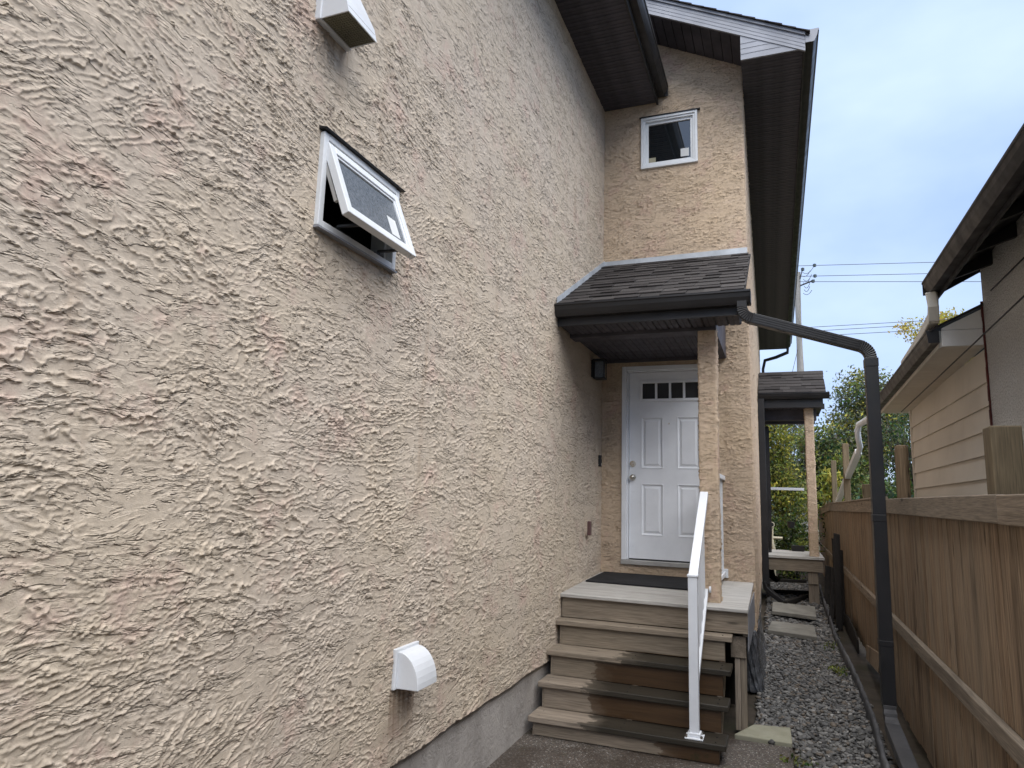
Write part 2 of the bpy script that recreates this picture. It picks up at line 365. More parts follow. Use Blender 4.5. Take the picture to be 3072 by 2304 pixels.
def set_col(me, col):
    a = me.color_attributes.new('col', 'FLOAT_COLOR', 'POINT')
    a.data.foreach_set('color', np.concatenate([col, np.ones((len(col), 1))], 1).astype(np.float32).ravel())

# ------------------------------------------------------------------ trowelled stucco height field
DX = .0030
NU, NV = 2160, 1944
rng = np.random.default_rng(11)
KU = np.fft.fftfreq(NU, DX)[:, None]*2*np.pi; KV = np.fft.rfftfreq(NV, DX)[None, :]*2*np.pi
def fnoise(lu, lv, ang=0.0):
    w = np.fft.rfft2(rng.standard_normal((NU, NV)).astype(np.float32))
    c, s = math.cos(ang), math.sin(ang); a = KU*c+KV*s; b = -KU*s+KV*c
    n = np.fft.irfft2(w*np.exp(-.5*((a*lu)**2+(b*lv)**2)), s=(NU, NV)); return ((n-n.mean())/n.std()).astype(np.float32)
def sstep(x, a, b): t = np.clip((x-a)/(b-a), 0, 1); return t*t*(3-2*t)
def blur(x, sg): return np.fft.irfft2(np.fft.rfft2(x)*np.exp(-.5*(KU*KU+KV*KV)*sg*sg), s=(NU, NV)).astype(np.float32)
def stucco_field():
    """thin ragged trowel ridges (contours of stretched noise) on flat plaster, mostly running level"""
    rag = fnoise(.0060, .0060)*.085+fnoise(.018, .013)*.18
    angs = [0.0, .14, -.17, .5, -.6]; bias = [.75, .55, .5, -.35, -.5]
    sel = [fnoise(.15, .10)+b for b in bias]
    den = sum(np.exp(6*x) for x in sel)
    h = np.zeros((NU, NV), np.float32); hf = np.zeros_like(h)
    for a, x in zip(angs, sel):
        w = np.exp(6*x)/den
        n = (fnoise(.15, .026, a)+rag)*1.10; fr = n-np.floor(n); h += w*fr**9
        n = (fnoise(.060, .0125, a)+rag*1.5)*.80; fr = n-np.floor(n); hf += w*fr**8
    rough = sstep(fnoise(.12, .07), -.5, .5)           # smooth trowelled patches against ragged ones
    big = sstep(fnoise(.10, .06), -1.1, 0)
    g = np.clip(fnoise(.0040, .0040)-1.2, 0, 1.6)
    out = blur(.0118*h*(.12+.88*big)+.0068*hf*rough, .0009)+.0012*g*(.25+.75*rough)+.0010*fnoise(.10, .05)
    return out.astype(np.float32)
HF = stucco_field()
def hsample(u, v, ou=0.0, ov=0.0):
    a = (u+ou)/DX; b = (v+ov)/DX; i = np.floor(a).astype(int); j = np.floor(b).astype(int); fa = a-i; fb = b-j
    i0, i1, j0, j1 = i % NU, (i+1) % NU, j % NV, (j+1) % NV
    return (HF[i0, j0]*(1-fa)+HF[i1, j0]*fa)*(1-fb)+(HF[i0, j1]*(1-fa)+HF[i1, j1]*fa)*fb
def nodes(segs, extra=()):
    """segs: list of (start, end, step0, step1) -> graded node coordinates"""
    r = []
    for a, b, s0, s1 in segs:
        n = max(1, int(round((b-a)/((s0+s1)/2)))); t = np.linspace(0, 1, n+1)
        k = np.interp(np.linspace(0, 1, n), [0, 1], [s0, s1]); c = np.concatenate([[0], np.cumsum(k)]); r.append(a+(b-a)*c/c[-1])
    x = np.unique(np.round(np.concatenate(r), 6))
    for e in extra: x[np.argmin(abs(x-e))] = e
    return x
def stucco_wall(name, U, V, fmap, parent, holes=(), ou=0.0, ov=0.0, damp=None, mat='stucco'):
    u, v = np.meshgrid(U, V, indexing='ij'); h = hsample(u, v, ou, ov)
    for (a, b, c, d) in holes:      # flatten towards the trim
        dd = np.maximum(np.maximum(a-u, u-b), np.maximum(c-v, v-d)); h = h*np.clip(dd/.05+.15, .12, 1)
    if damp is not None: h = h*damp(u, v)
    P = fmap(u, v, h).reshape(-1, 3)-np.array(WORLD[parent.name])
    n, m = len(U), len(V); idx = np.arange(n*m).reshape(n, m)
    q = np.stack([idx[:-1, :-1], idx[1:, :-1], idx[1:, 1:], idx[:-1, 1:]], -1).reshape(-1, 4)
    cu = ((U[:-1]+U[1:])/2)[:, None]+0*V[None, :-1]; cv = ((V[:-1]+V[1:])/2)[None, :]+0*U[:-1, None]; keep = np.ones(cu.shape, bool)
    for (a, b, c, d) in holes: keep &= ~((cu > a) & (cu < b) & (cv > c) & (cv < d))
    me = np_mesh(name, P, quads=q[keep.ravel()]); set_smooth(me); me.materials.append(MT[mat])
    return link(name, me, parent)

# ================================================================== GROUND
def gz(y): return .14*min(max((y-10.3)/2.2, 0), 1)
def sx(y): return -.25-(y-YD)*.014          # bay side wall
def ground():
    g = MB(); g.add([(-300, -60, -.06), (300, -60, -.06), (300, 500, -.06), (-300, 500, -.06)], [(0, 1, 2, 3)])
    tag(part('ground', g, 'ground'), 'wide yard ground around the houses', kind='structure')
    U = np.linspace(-1.9, 1.6, 60); V = np.linspace(-4, 24, 260); u, v = np.meshgrid(U, V, indexing='ij')
    z = -.035+.012*np.sin(u*7+v*3)*np.cos(v*5.1-u*2)+np.clip((v-10.3)/2.2, 0, 1)*.14
    idx = np.arange(u.size).reshape(u.shape); q = np.stack([idx[:-1, :-1], idx[1:, :-1], idx[1:, 1:], idx[:-1, 1:]], -1).reshape(-1, 4)
    me = np_mesh('soil_bed', np.stack([u, v, z], -1).reshape(-1, 3), quads=q); set_smooth(me)
    tag(link('soil_bed', me, mat='soil'), 'dark soil under the side passage gravel', kind='structure')
    c = MB(); c.box(WX-.1, .03, -4, 5.69, -.3, .0)
    tag(part('concrete_path', c, 'aggregate', bevel=.01), 'exposed aggregate concrete pad before the steps', kind='structure')
ground()

def gravel():
    t = (1+5**.5)/2
    iv = np.array([(-1,t,0),(1,t,0),(-1,-t,0),(1,-t,0),(0,-1,t),(0,1,t),(0,-1,-t),(0,1,-t),(t,0,-1),(t,0,1),(-t,0,-1),(-t,0,1)], float); iv /= np.linalg.norm(iv[0])
    it = [(0,11,5),(0,5,1),(0,1,7),(0,7,10),(0,10,11),(1,5,9),(5,11,4),(11,10,2),(10,7,6),(7,1,8),(3,9,4),(3,4,2),(3,2,6),(3,6,8),(3,8,9),(4,9,5),(2,4,11),(6,2,10),(8,6,7),(9,8,1)]
    def sub(v, f):
        v = [tuple(x) for x in v]; c = {}; out = []
        def mid(a, b):
            k = (min(a, b), max(a, b))
            if k not in c:
                p = np.array(v[a])+np.array(v[b]); p /= np.linalg.norm(p); c[k] = len(v); v.append(tuple(p))
            return c[k]
        for a, b, d in f:
            x, y, z = mid(a, b), mid(b, d), mid(d, a); out += [(a, x, z), (b, y, x), (d, z, y), (x, y, z)]
        return np.array(v), out
    sv, sf = sub(iv, it); sf = np.array(sf)
    g = np.random.default_rng(5); P = []
    for (y0, y1, s) in ((3.2, 9.2, .0275), (9.2, 16.5, .040)):
        xs = np.arange(-.36, .66, s); ys = np.arange(y0, y1, s)
        for layer in (0, 1):
            X, Y = np.meshgrid(xs, ys); X = X.ravel()+g.uniform(-.5, .5, X.size)*s; Y = Y.ravel()+g.uniform(-.5, .5, Y.size)*s
            k = np.where(Y < 5.72, X > .045, (X > sx(9)+.02*(Y > 7.2)) & (X > np.where(Y < 7.2, -.24, -.27-(Y-YD)*.014)))
            if layer: k &= g.random(X.size) < .5
            X, Y = X[k], Y[k]; P.append(np.stack([X, Y, np.full(X.size, -.012+.013*layer), np.full(X.size, s*.60)], 1))
    P = np.concatenate(P); n = len(P)
    rad = P[:, 3]*g.lognormal(-.05, .28, n); ax = np.stack([rad*g.uniform(.95, 1.45, n), rad*g.uniform(.75, 1.05, n), rad*g.uniform(.42, .7, n)], 1)
    th = g.uniform(0, 6.28, n); ti = g.normal(0, .28, (n, 2))
    V = sv[None]*ax[:, None, :]*(1+.10*np.sin(sv[None]*3.1+g.uniform(0, 6, (n, 1, 3))))
    c, s = np.cos(ti[:, 0])[:, None], np.sin(ti[:, 0])[:, None]; y, z = V[..., 1]*c-V[..., 2]*s, V[..., 1]*s+V[..., 2]*c; V[..., 1], V[..., 2] = y, z
    c, s = np.cos(ti[:, 1])[:, None], np.sin(ti[:, 1])[:, None]; x, z = V[..., 0]*c-V[..., 2]*s, V[..., 0]*s+V[..., 2]*c; V[..., 0], V[..., 2] = x, z
    c, s = np.cos(th)[:, None], np.sin(th)[:, None]; x, y = V[..., 0]*c-V[..., 1]*s, V[..., 0]*s+V[..., 1]*c; V[..., 0], V[..., 1] = x, y
    zz = P[:, 2]+np.clip((P[:, 1]-10.3)/2.2, 0, 1)*.14+g.uniform(-.004, .006, n)
    V += np.stack([P[:, 0], P[:, 1], zz], 1)[:, None, :]
    F = (sf[None]+(np.arange(n)*len(sv))[:, None, None]).reshape(-1, 3)
    me = np_mesh('river_rock_gravel', V.reshape(-1, 3), tris=F); set_smooth(me)
    base = np.array([(.105, .102, .097), (.15, .145, .135), (.062, .06, .056), (.12, .098, .076), (.23, .22, .205), (.036, .034, .033)])
    col = base[g.choice(6, n, p=[.3, .24, .2, .12, .07, .07])]*g.uniform(.75, 1.25, (n, 1)); set_col(me, np.repeat(col, len(sv), 0))
    tag(link('river_rock_gravel', me, mat='pebble'), 'grey river rock gravel filling the narrow passage', 'gravel', kind='stuff')
gravel()

# ================================================================== HOUSE
house = thing('stucco_house', (WX, YD, 0), 'beige trowelled stucco house with dark brown soffits, white door and porch', 'house')
WIN = (2.218, 2.832, 2.832, 3.252)      # awning window opening: Y, Z
def left_wall():
    def fm(u, v, h):
        edge = np.clip((.55-v)/.11, 0, 1)*.008*(.5+.5*np.sin(u*9.7))
        rag = np.where(v < .4405, (hsample(u*1.0, u*.0+1.3)-.004)*1.6+.004*np.sin(u*5.3), 0)
        return np.stack([WX+h+edge, u, v+rag], -1)
    UA = nodes([(.92, 3.4, .0036, .0042)], (WIN[0], WIN[1])); VA = nodes([(.44, 4.3, .0038, .0038)], (WIN[2], WIN[3]))
    stucco_wall('stucco_wall', UA, VA, fm, house, [WIN])
    stucco_wall('stucco_wall', nodes([(3.4, YD, .0065, .012)]), nodes([(.44, 4.3, .0058, .0058), (4.3, 6.21, .0075, .009)]), fm, house)
    stucco_wall('stucco_wall', nodes([(.92, 3.4, .05, .05)]), nodes([(4.3, 6.21, .05, .05)]), fm, house)
    stucco_wall('stucco_wall', nodes([(-3, .92, .2, .05)]), nodes([(.44, 6.21, .1, .1)]), fm, house)
    b = MB(); b.box(WX-.16, WX-.028, -3, YD+.1, -.25, .50); part('foundation_wall', b, 'parging', house)
    b = MB(); b.box(WX-.16, WX-.004, -3, .9, .452, 6.2)   # body behind the skin
    b.box(WX-.16, WX-.004, .9, WIN[0]-.02, .452, 6.2); b.box(WX-.16, WX-.004, WIN[1]+.02, YD, .452, 6.2)
    b.box(WX-.16, WX-.004, WIN[0]-.02, WIN[1]+.02, .452, WIN[2]-.02); b.box(WX-.16, WX-.004, WIN[0]-.02, WIN[1]+.02, WIN[3]+.02, 6.2)
    part('wall_sheathing', b, 'stucco', house)
    b = MB(); b.box(-7.8, WX-.16, -3, -2.85, 0, 6.2); b.box(-7.8, -7.65, -2.85, 21.05, 0, 6.2); b.box(-7.65, WX-.17, 20.9, 21.05, 0, 6.2)
    part('rear_wall', b, 'stucco', house)
left_wall()

def awning_window():
    y0, y1, z0, z1 = WIN
    w = MB()
    for a in ((y0-.004, y0+.028, z0, z1), (y1-.028, y1+.004, z0, z1), (y0+.028, y1-.028, z0-.004, z0+.028), (y0+.028, y1-.028, z1-.028, z1+.004)):
        w.box(WX-.10, WX+.022, *a)
    for a in ((y0+.028, y0+.045, z0+.028, z1-.028), (y1-.045, y1-.028, z0+.028, z1-.028), (y0+.045, y1-.045, z0+.028, z0+.045), (y0+.045, y1-.045, z1-.045, z1-.028)):
        w.box(WX-.10, WX-.015, *a)
    f = part('window', w, 'vinyl', house, bevel=.003); f['label'] = 'white awning window with its sash propped open'
    b = MB(); b.box(WX-.6, WX-.59, y0-.3, y1+.3, z0-.3, z1+.3); b.box(WX-.6, WX-.1, y0-.02, y0-.01, z0, z1); b.box(WX-.6, WX-.1, y1+.01, y1+.02, z0, z1)
    b.box(WX-.6, WX-.1, y0-.02, y1+.02, z0-.02, z0-.01); b.box(WX-.6, WX-.1, y0-.02, y1+.02, z1+.01, z1+.02); part('dark_room', b, 'dark', f)
    h = MB(); h.prism([(WX-.01, z1+.006), (WX+.042, z1+.006), (WX+.042, z1+.010), (WX+.012, z1+.018), (WX-.01, z1+.028)], 'y', y0-.02, y1+.03); part('head_flashing', h, 'brown_metal', f, bevel=.002)
    # sash: built closed around its top hinge, then swung outwards
    ang = R(21); hz = z1-.042; hx = WX+.018
    def rot(p):
        dx, dz = p[0]-hx, p[2]-hz; c, s = math.cos(ang), math.sin(ang); return (hx+dx*c-dz*s, p[1], hz+dx*s+dz*c)
    def rbox(mb, x0, x1, a, b_, c, d):
        t = MB().box(x0, x1, a, b_, c, d); mb.add([rot(p) for p in t.v], t.f)
    ya, yb, zb = y0+.02, y1-.02, z0+.022; s = MB(); W = .040
    for (a, b_, c, d) in ((ya, ya+W, zb, hz), (yb-W, yb, zb, hz), (ya+W, yb-W, zb, zb+W), (ya+W, yb-W, hz-W, hz)): rbox(s, hx-.026, hx+.010, a, b_, c, d)
    for (a, b_, c, d) in ((ya+W, ya+W+.012, zb+W, hz-W), (yb-W-.012, yb-W, zb+W, hz-W), (ya+W+.012, yb-W-.012, zb+W, zb+W+.012), (ya+W+.012, yb-W-.012, hz-W-.012, hz-W)): rbox(s, hx-.022, hx+.003, a, b_, c, d)
    part('sash', s, 'vinyl', f, bevel=.004)
    g = MB(); rbox(g, hx-.012, hx-.006, ya+W, yb-W, zb+W, hz-W); part('pane', g, 'oglass', f)
    st = MB(); rbox(st, hx-.0058, hx-.0048, yb-W-.13, yb-W-.055, zb+W+.03, zb+W+.135); part('sticker', st, 'paper', f)
    for yy in (y0+.17, y1-.12):
        a = MB(); a.sweep([(WX-.05, yy+.06, z0+.05), (WX+.02, yy-.03, z0+.045), rot((hx-.03, yy, zb+.02))], .018, .010); a.box(WX-.06, WX-.02, yy, yy+.12, z0+.045, z0+.06); part('operator_arm', a, 'black', f)
    k = MB(); rbox(k, hx-.046, hx-.03, ya+.004, ya+.020, zb+.08, hz-.03); part('stay_bar', k, 'threshold', f)
    sill = MB(); sill.box(WX-.01, WX+.03, y0-.01, y1+.01, z0-.013, z0-.005); part('sill', sill, 'grey_metal', f)
awning_window()

DOOR = (-1.565, -.586, 1.069, 3.155); UWIN = (-1.355, -.738, 5.425, 6.035)
def bay_front():
    U = nodes([(WX, -.25, .0068, .0068)], (DOOR[0], DOOR[1], UWIN[0], UWIN[1])); V = nodes([(.52, 7.4, .0078, .0085)], DOOR[2:]+UWIN[2:])
    top = lambda u: 4.736+1.74+.529*(-.266-u)+.02
    def fm(u, v, h):
        vv = np.minimum(v, top(u))
        # soften the outer corner and the inner one
        c = np.clip((u+.25+.02)/.02, 0, 1); return np.stack([u+0*v, YD-h*1.4*(1-.5*c)+.006*c*c, vv], -1)
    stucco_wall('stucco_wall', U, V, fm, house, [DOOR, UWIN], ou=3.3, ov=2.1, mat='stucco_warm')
    V = nodes([(.52, 6.21, .010, .011)]); U = nodes([(YD, 9.4, .010, .016)])
    def fs(u, v, h):
        c = np.clip((YD+.02-u)/.02, 0, 1); return np.stack([sx(u)+h*1.25*(1-.5*c)-.006*c*c, u, v], -1)
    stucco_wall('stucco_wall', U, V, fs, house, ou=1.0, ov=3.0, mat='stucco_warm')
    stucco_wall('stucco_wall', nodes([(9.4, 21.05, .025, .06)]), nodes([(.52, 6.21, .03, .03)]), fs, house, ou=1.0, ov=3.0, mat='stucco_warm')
    b = MB()
    y0 = YD+.012; y1 = YD+.16
    b.box(WX-.1, DOOR[0]-.02, y0, y1, .53, 6.6); b.box(DOOR[1]+.02, -.29, y0, y1, .53, 5.4); b.box(UWIN[1]+.02, -.29, y0, y1, 5.4, 6.4)
    b.box(DOOR[0]-.02, DOOR[1]+.02, y0, y1, .53, DOOR[2]-.02); b.box(DOOR[0]-.02, DOOR[1]+.02, y0, y1, DOOR[3]+.02, UWIN[2]-.02); b.box(DOOR[0]-.02, UWIN[1]+.02, y0, y1, UWIN[3]+.02, 6.6); b.box(DOOR[0]-.02, UWIN[0]-.02, y0, y1, UWIN[2]-.02, UWIN[3]+.02)
    part('wall_sheathing', b, 'stucco', house)
    b = MB(); y = 21.04
    b.hexa([(-.44, YD+.17, .53), (-.30, YD+.17, .53), (sx(y)-.02, y, .53), (sx(y)-.15, y, .53), (-.44, YD+.17, 6.19), (-.30, YD+.17, 6.19), (sx(y)-.02, y, 6.19), (sx(y)-.15, y, 6.19)])
    b.box(WX-.1, sx(y), y-.05, y, .53, 6.19); part('wall_sheathing', b, 'stucco', house)
    b = MB(); b.hexa([(-.5, YD+.03, -.2), (-.272, YD+.03, -.2), (sx(y)-.025, y, -.2), (sx(y)-.2, y, -.2), (-.5, YD+.03, .56), (-.272, YD+.03, .56), (sx(y)-.025, y, .56), (sx(y)-.2, y, .56)])
    b.box(WX-.02, -.272, YD+.02, YD+.15, -.2, .56); part('foundation_wall', b, 'parging', house)
bay_front()

def upper_window():
    x0, x1, z0, z1 = UWIN; w = MB()
    def ring(mb, a, b, c, d, t, ya, yb):
        mb.box(a, a+t, ya, yb, c, d); mb.box(b-t, b, ya, yb, c, d); mb.box(a+t, b-t, ya, yb, c, c+t); mb.box(a+t, b-t, ya, yb, d-t, d)
    ring(w, x0-.004, x1+.004, z0-.004, z1+.004, .028, YD-.026, YD+.09); ring(w, x0+.024, x1-.024, z0+.024, z1-.024, .022, YD-.012, YD+.09); ring(w, x0+.046, x1-.046, z0+.046, z1-.046, .03, YD+.012, YD+.09)
    f = part('window', w, 'vinyl', house, bevel=.003); f['label'] = 'small square white fixed window high above the porch'
    g = MB(); g.box(x0+.07, x1-.07, YD+.03, YD+.036, z0+.07, z1-.07); part('pane', g, 'glass', f)
    s = MB(); s.box(x1-.185, x1-.095, YD+.0285, YD+.0295, z0+.105, z0+.20); part('sticker', s, 'paper', f)
    s = MB(); s.box(x0+.078, x0+.155, YD+.0285, YD+.0295, z0+.078, z0+.14); part('sticker', s, 'tanpaper', f)
    h = MB(); h.prism([(YD+.01, z1+.005), (YD-.04, z1+.005), (YD-.04, z1+.012), (YD+.01, z1+.03)], 'x', x0-.02, x1+.035); part('head_flashing', h, 'brown_metal', f)
upper_window()

def door():
    x0, x1, z0, z1 = DOOR; fr = MB(); sl = 7.30
    fr.box(x0, x0+.05, YD-.02, YD+.11, z0+.045, z1); fr.box(x1-.05, x1, YD-.02, YD+.11, z0+.045, z1); fr.box(x0+.05, x1-.05, YD-.02, YD+.11, z1-.045, z1)
    fr.box(x0+.05, x0+.062, YD+.02, YD+.11, z0+.045, z1-.045); fr.box(x1-.062, x1-.05, YD+.02, YD+.11, z0+.045, z1-.045); fr.box(x0+.062, x1-.062, YD+.02, YD+.11, z1-.057, z1-.045)
    part('door_frame', fr, 'door', house, bevel=.004)
    t = MB(); t.box(x0-.004, x1+.004, YD-.035, YD+.11, z0, z0+.043); part('threshold', t, 'threshold', house, bevel=.004)
    a, b, c, d_ = x0+.066, x1-.066, z0+.058, z1-.061
    L = [(-1.363, -1.146, 2.07, 2.60), (-.985, -.768, 2.07, 2.60), (-1.363, -1.146, 1.372, 1.893), (-.985, -.768, 1.372, 1.893)]; lite = (-1.355, -.77, 2.805, 2.975)
    # slab as a frame with openings: stiles/rails around panels
    s = MB(); xs = [a, -1.363, -1.146, -.985, -.768, b]
    s.box(a, b, sl+.012, sl+.045, c, lite[2]-.012); s.box(a, b, sl+.012, sl+.045, lite[3]+.012, d_)
    s.box(a, lite[0]-.012, sl+.012, sl+.045, lite[2]-.012, lite[3]+.012); s.box(lite[1]+.012, b, sl+.012, sl+.045, lite[2]-.012, lite[3]+.012)
    for zz in ((c, 1.372), (1.893, 2.07), (2.60, lite[2]-.012)): s.box(a, b, sl, sl+.012, *zz)
    s.box(a, lite[0]-.012, sl, sl+.012, lite[2]-.012, lite[3]+.012); s.box(lite[1]+.012, b, sl, sl+.012, lite[2]-.012, lite[3]+.012); s.box(a, b, sl, sl+.012, lite[3]+.012, d_)
    for (p, q) in ((1.372, 1.893), (2.07, 2.60)):
        for (u, v) in ((a, -1.363), (-1.146, -.985), (-.768, b)): s.box(u, v, sl, sl+.012, p, q)
    D = part('door', s, 'door', house); D['label'] = 'white panelled entry door with four small panes'
    for (p, q, r, t_) in L:
        m = MB()
        def frus(mb, p0, q0, r0, t0, ya, p1, q1, r1, t1, yb):
            mb.add([(p0, ya, r0), (q0, ya, r0), (q0, ya, t0), (p0, ya, t0), (p1, yb, r1), (q1, yb, r1), (q1, yb, t1), (p1, yb, t1)], [(0,1,5,4),(1,2,6,5),(2,3,7,6),(3,0,4,7)])
        frus(m, p, q, r, t_, sl-.001, p+.014, q-.014, r+.014, t_-.014, sl+.010)
        frus(m, p+.014, q-.014, r+.014, t_-.014, sl+.010, p+.022, q-.022, r+.022, t_-.022, sl+.010)
        frus(m, p+.022, q-.022, r+.022, t_-.022, sl+.010, p+.042, q-.042, r+.042, t_-.042, sl+.001)
        m.add([(p+.042, sl+.001, r+.042), (q-.042, sl+.001, r+.042), (q-.042, sl+.001, t_-.042), (p+.042, sl+.001, t_-.042)], [(0, 1, 2, 3)])
        part('door_panel', m, 'door', D)
        rg = MB()
        for bx in ((p-.007, p, r-.007, t_+.007), (q, q+.007, r-.007, t_+.007), (p, q, r-.007, r), (p, q, t_, t_+.007)): rg.box(bx[0], bx[1], sl-.004, sl+.004, bx[2], bx[3])
        part('panel_moulding', rg, 'door', D, bevel=.002)
    lf = MB(); l0, l1, m0, m1 = lite
    lf.box(l0-.03, l0, sl-.014, sl+.02, m0-.03, m1+.03); lf.box(l1, l1+.03, sl-.014, sl+.02, m0-.03, m1+.03); lf.box(l0, l1, sl-.014, sl+.02, m0-.03, m0); lf.box(l0, l1, sl-.014, sl+.02, m1, m1+.03)
    w = (l1-l0)/4
    for k in (1, 2, 3): lf.box(l0+w*k-.012, l0+w*k+.012, sl-.008, sl+.02, m0, m1)
    part('lite_frame', lf, 'door', D, bevel=.003)
    for k in range(4): g = MB().box(l0+w*k+(.012 if k else 0), l0+w*(k+1)-(.012 if k < 3 else 0), sl+.012, sl+.016, m0, m1); part('pane', g, 'black', D)
    kx = -1.458
    for z, r, dp, nm in ((1.965, .030, .055, 'door_knob'), (2.108, .030, .02, 'deadbolt')):
        k = MB(); k.cyl((kx, sl+.002, z), (kx, sl-.012, z), .033, 18); k.cyl((kx, sl-.012, z), (kx, sl-dp*.6, z), .014, 12)
        if nm == 'door_knob': k.sphere((kx, sl-.055, z), .028, 14, 9, sy=.8)
        else: k.cyl((kx, sl-.012, z), (kx, sl-.022, z), .022, 16)
        part(nm, k, 'brass', D, smooth=False)
    k = MB(); k.cyl((-1.075, sl+.002, 2.537), (-1.075, sl-.004, 2.537), .009, 12); part('peephole', k, 'brass', D)
    k = MB(); k.box(a+.002, b-.002, sl+.004, sl+.03, z0+.043, c); part('door_sweep', k, 'black', D)
door()

def gutter_prof(w, h):      # K-style: (out, z) outline, thin walled
    t = .003
    return [(0, 0), (w*.62, 0), (w*.72, h*.18), (w*.86, h*.50), (w*.92, h*.80), (w, h*.86), (w, h), (w-.012, h), (w-.012, h*.95), (w*.90-t, h*.84), (w*.84-t, h*.52), (w*.69-t, h*.2), (w*.60, t), (t, t), (t, h), (0, h)]
def soffit_planks(par, axis, a, b, lo, hi, z, pitch, dz=.0115, zf=None):
    """planks whose long side runs across; axis = direction in which they follow one another"""
    n = int(round((b-a)/pitch)); g = pitch*.11
    w = (b-a)/n
    base = None
    for i in range(n):
        c = a+w*(i+.5)
        if base is None or callable(lo):
            l0 = lo(c) if callable(lo) else lo; h0 = hi(c) if callable(hi) else hi
            zz = z
            if axis == 'y': prof = [(c-w/2+g*.2, zz+dz), (c-w/2+g, zz), (c-w*.06-g*.3, zz), (c-w*.06, zz+dz*.35), (c+w*.06, zz+dz*.35), (c+w*.06+g*.3, zz), (c+w/2-g, zz), (c+w/2-g*.2, zz+dz)]; mb = MB().prism(prof, 'x', l0, h0); off = (l0, c, zz)
            else: prof = [(c-w/2+g*.2, zz+dz), (c-w/2+g, zz), (c-w*.06-g*.3, zz), (c-w*.06, zz+dz*.35), (c+w*.06, zz+dz*.35), (c+w*.06+g*.3, zz), (c+w/2-g, zz), (c+w/2-g*.2, zz+dz)]; mb = MB().prism(prof, 'y', l0, h0); off = (c, l0, zz)
            base = mb.mesh('soffit_plank', off); base.materials.append(MT['soffit']); off0 = Vector(off)
            loc = off0.copy()
        else: loc = off0.copy(); loc[1 if axis == 'y' else 0] = c
        link('soffit_plank', base, par, loc)

def left_eave():
    z = 6.21; b = MB(); b.box(WX-.1, -1.185, -3, YD-.004, z+.012, z+.03); s = part('eave_soffit', b, 'black', house)
    soffit_planks(s, 'y', 2.04, YD-.006, WX+.001, -1.187, z, .10)
    f = MB(); f.box(-1.185, -1.163, -3, YD-.004, z-.022, z+.20); part('fascia_board', f, 'brown_metal', house, bevel=.002)
    g = MB(); g.prism([(-1.163+u, z+.05+w) for u, w in gutter_prof(.118, .125)], 'y', -3, YD-.03); g.box(-1.163, -1.05, YD-.03, YD-.027, z+.05, z+.17); part('gutter', g, 'brown_metal', house)
    r = MB(); r.prism([(-1.10, z+.19), (-1.10, z+.215), (-4.4, z+.215+1.75), (-4.4, z+.185+1.75)], 'y', -3, YD-.01); r.prism([(-4.4, z+.215+1.75), (-4.4, z+.185+1.75), (-7.9, z+.1), (-7.9, z+.13)], 'y', -3, 21.2)
    part('roof_deck', r, 'shingle', house)
left_eave()

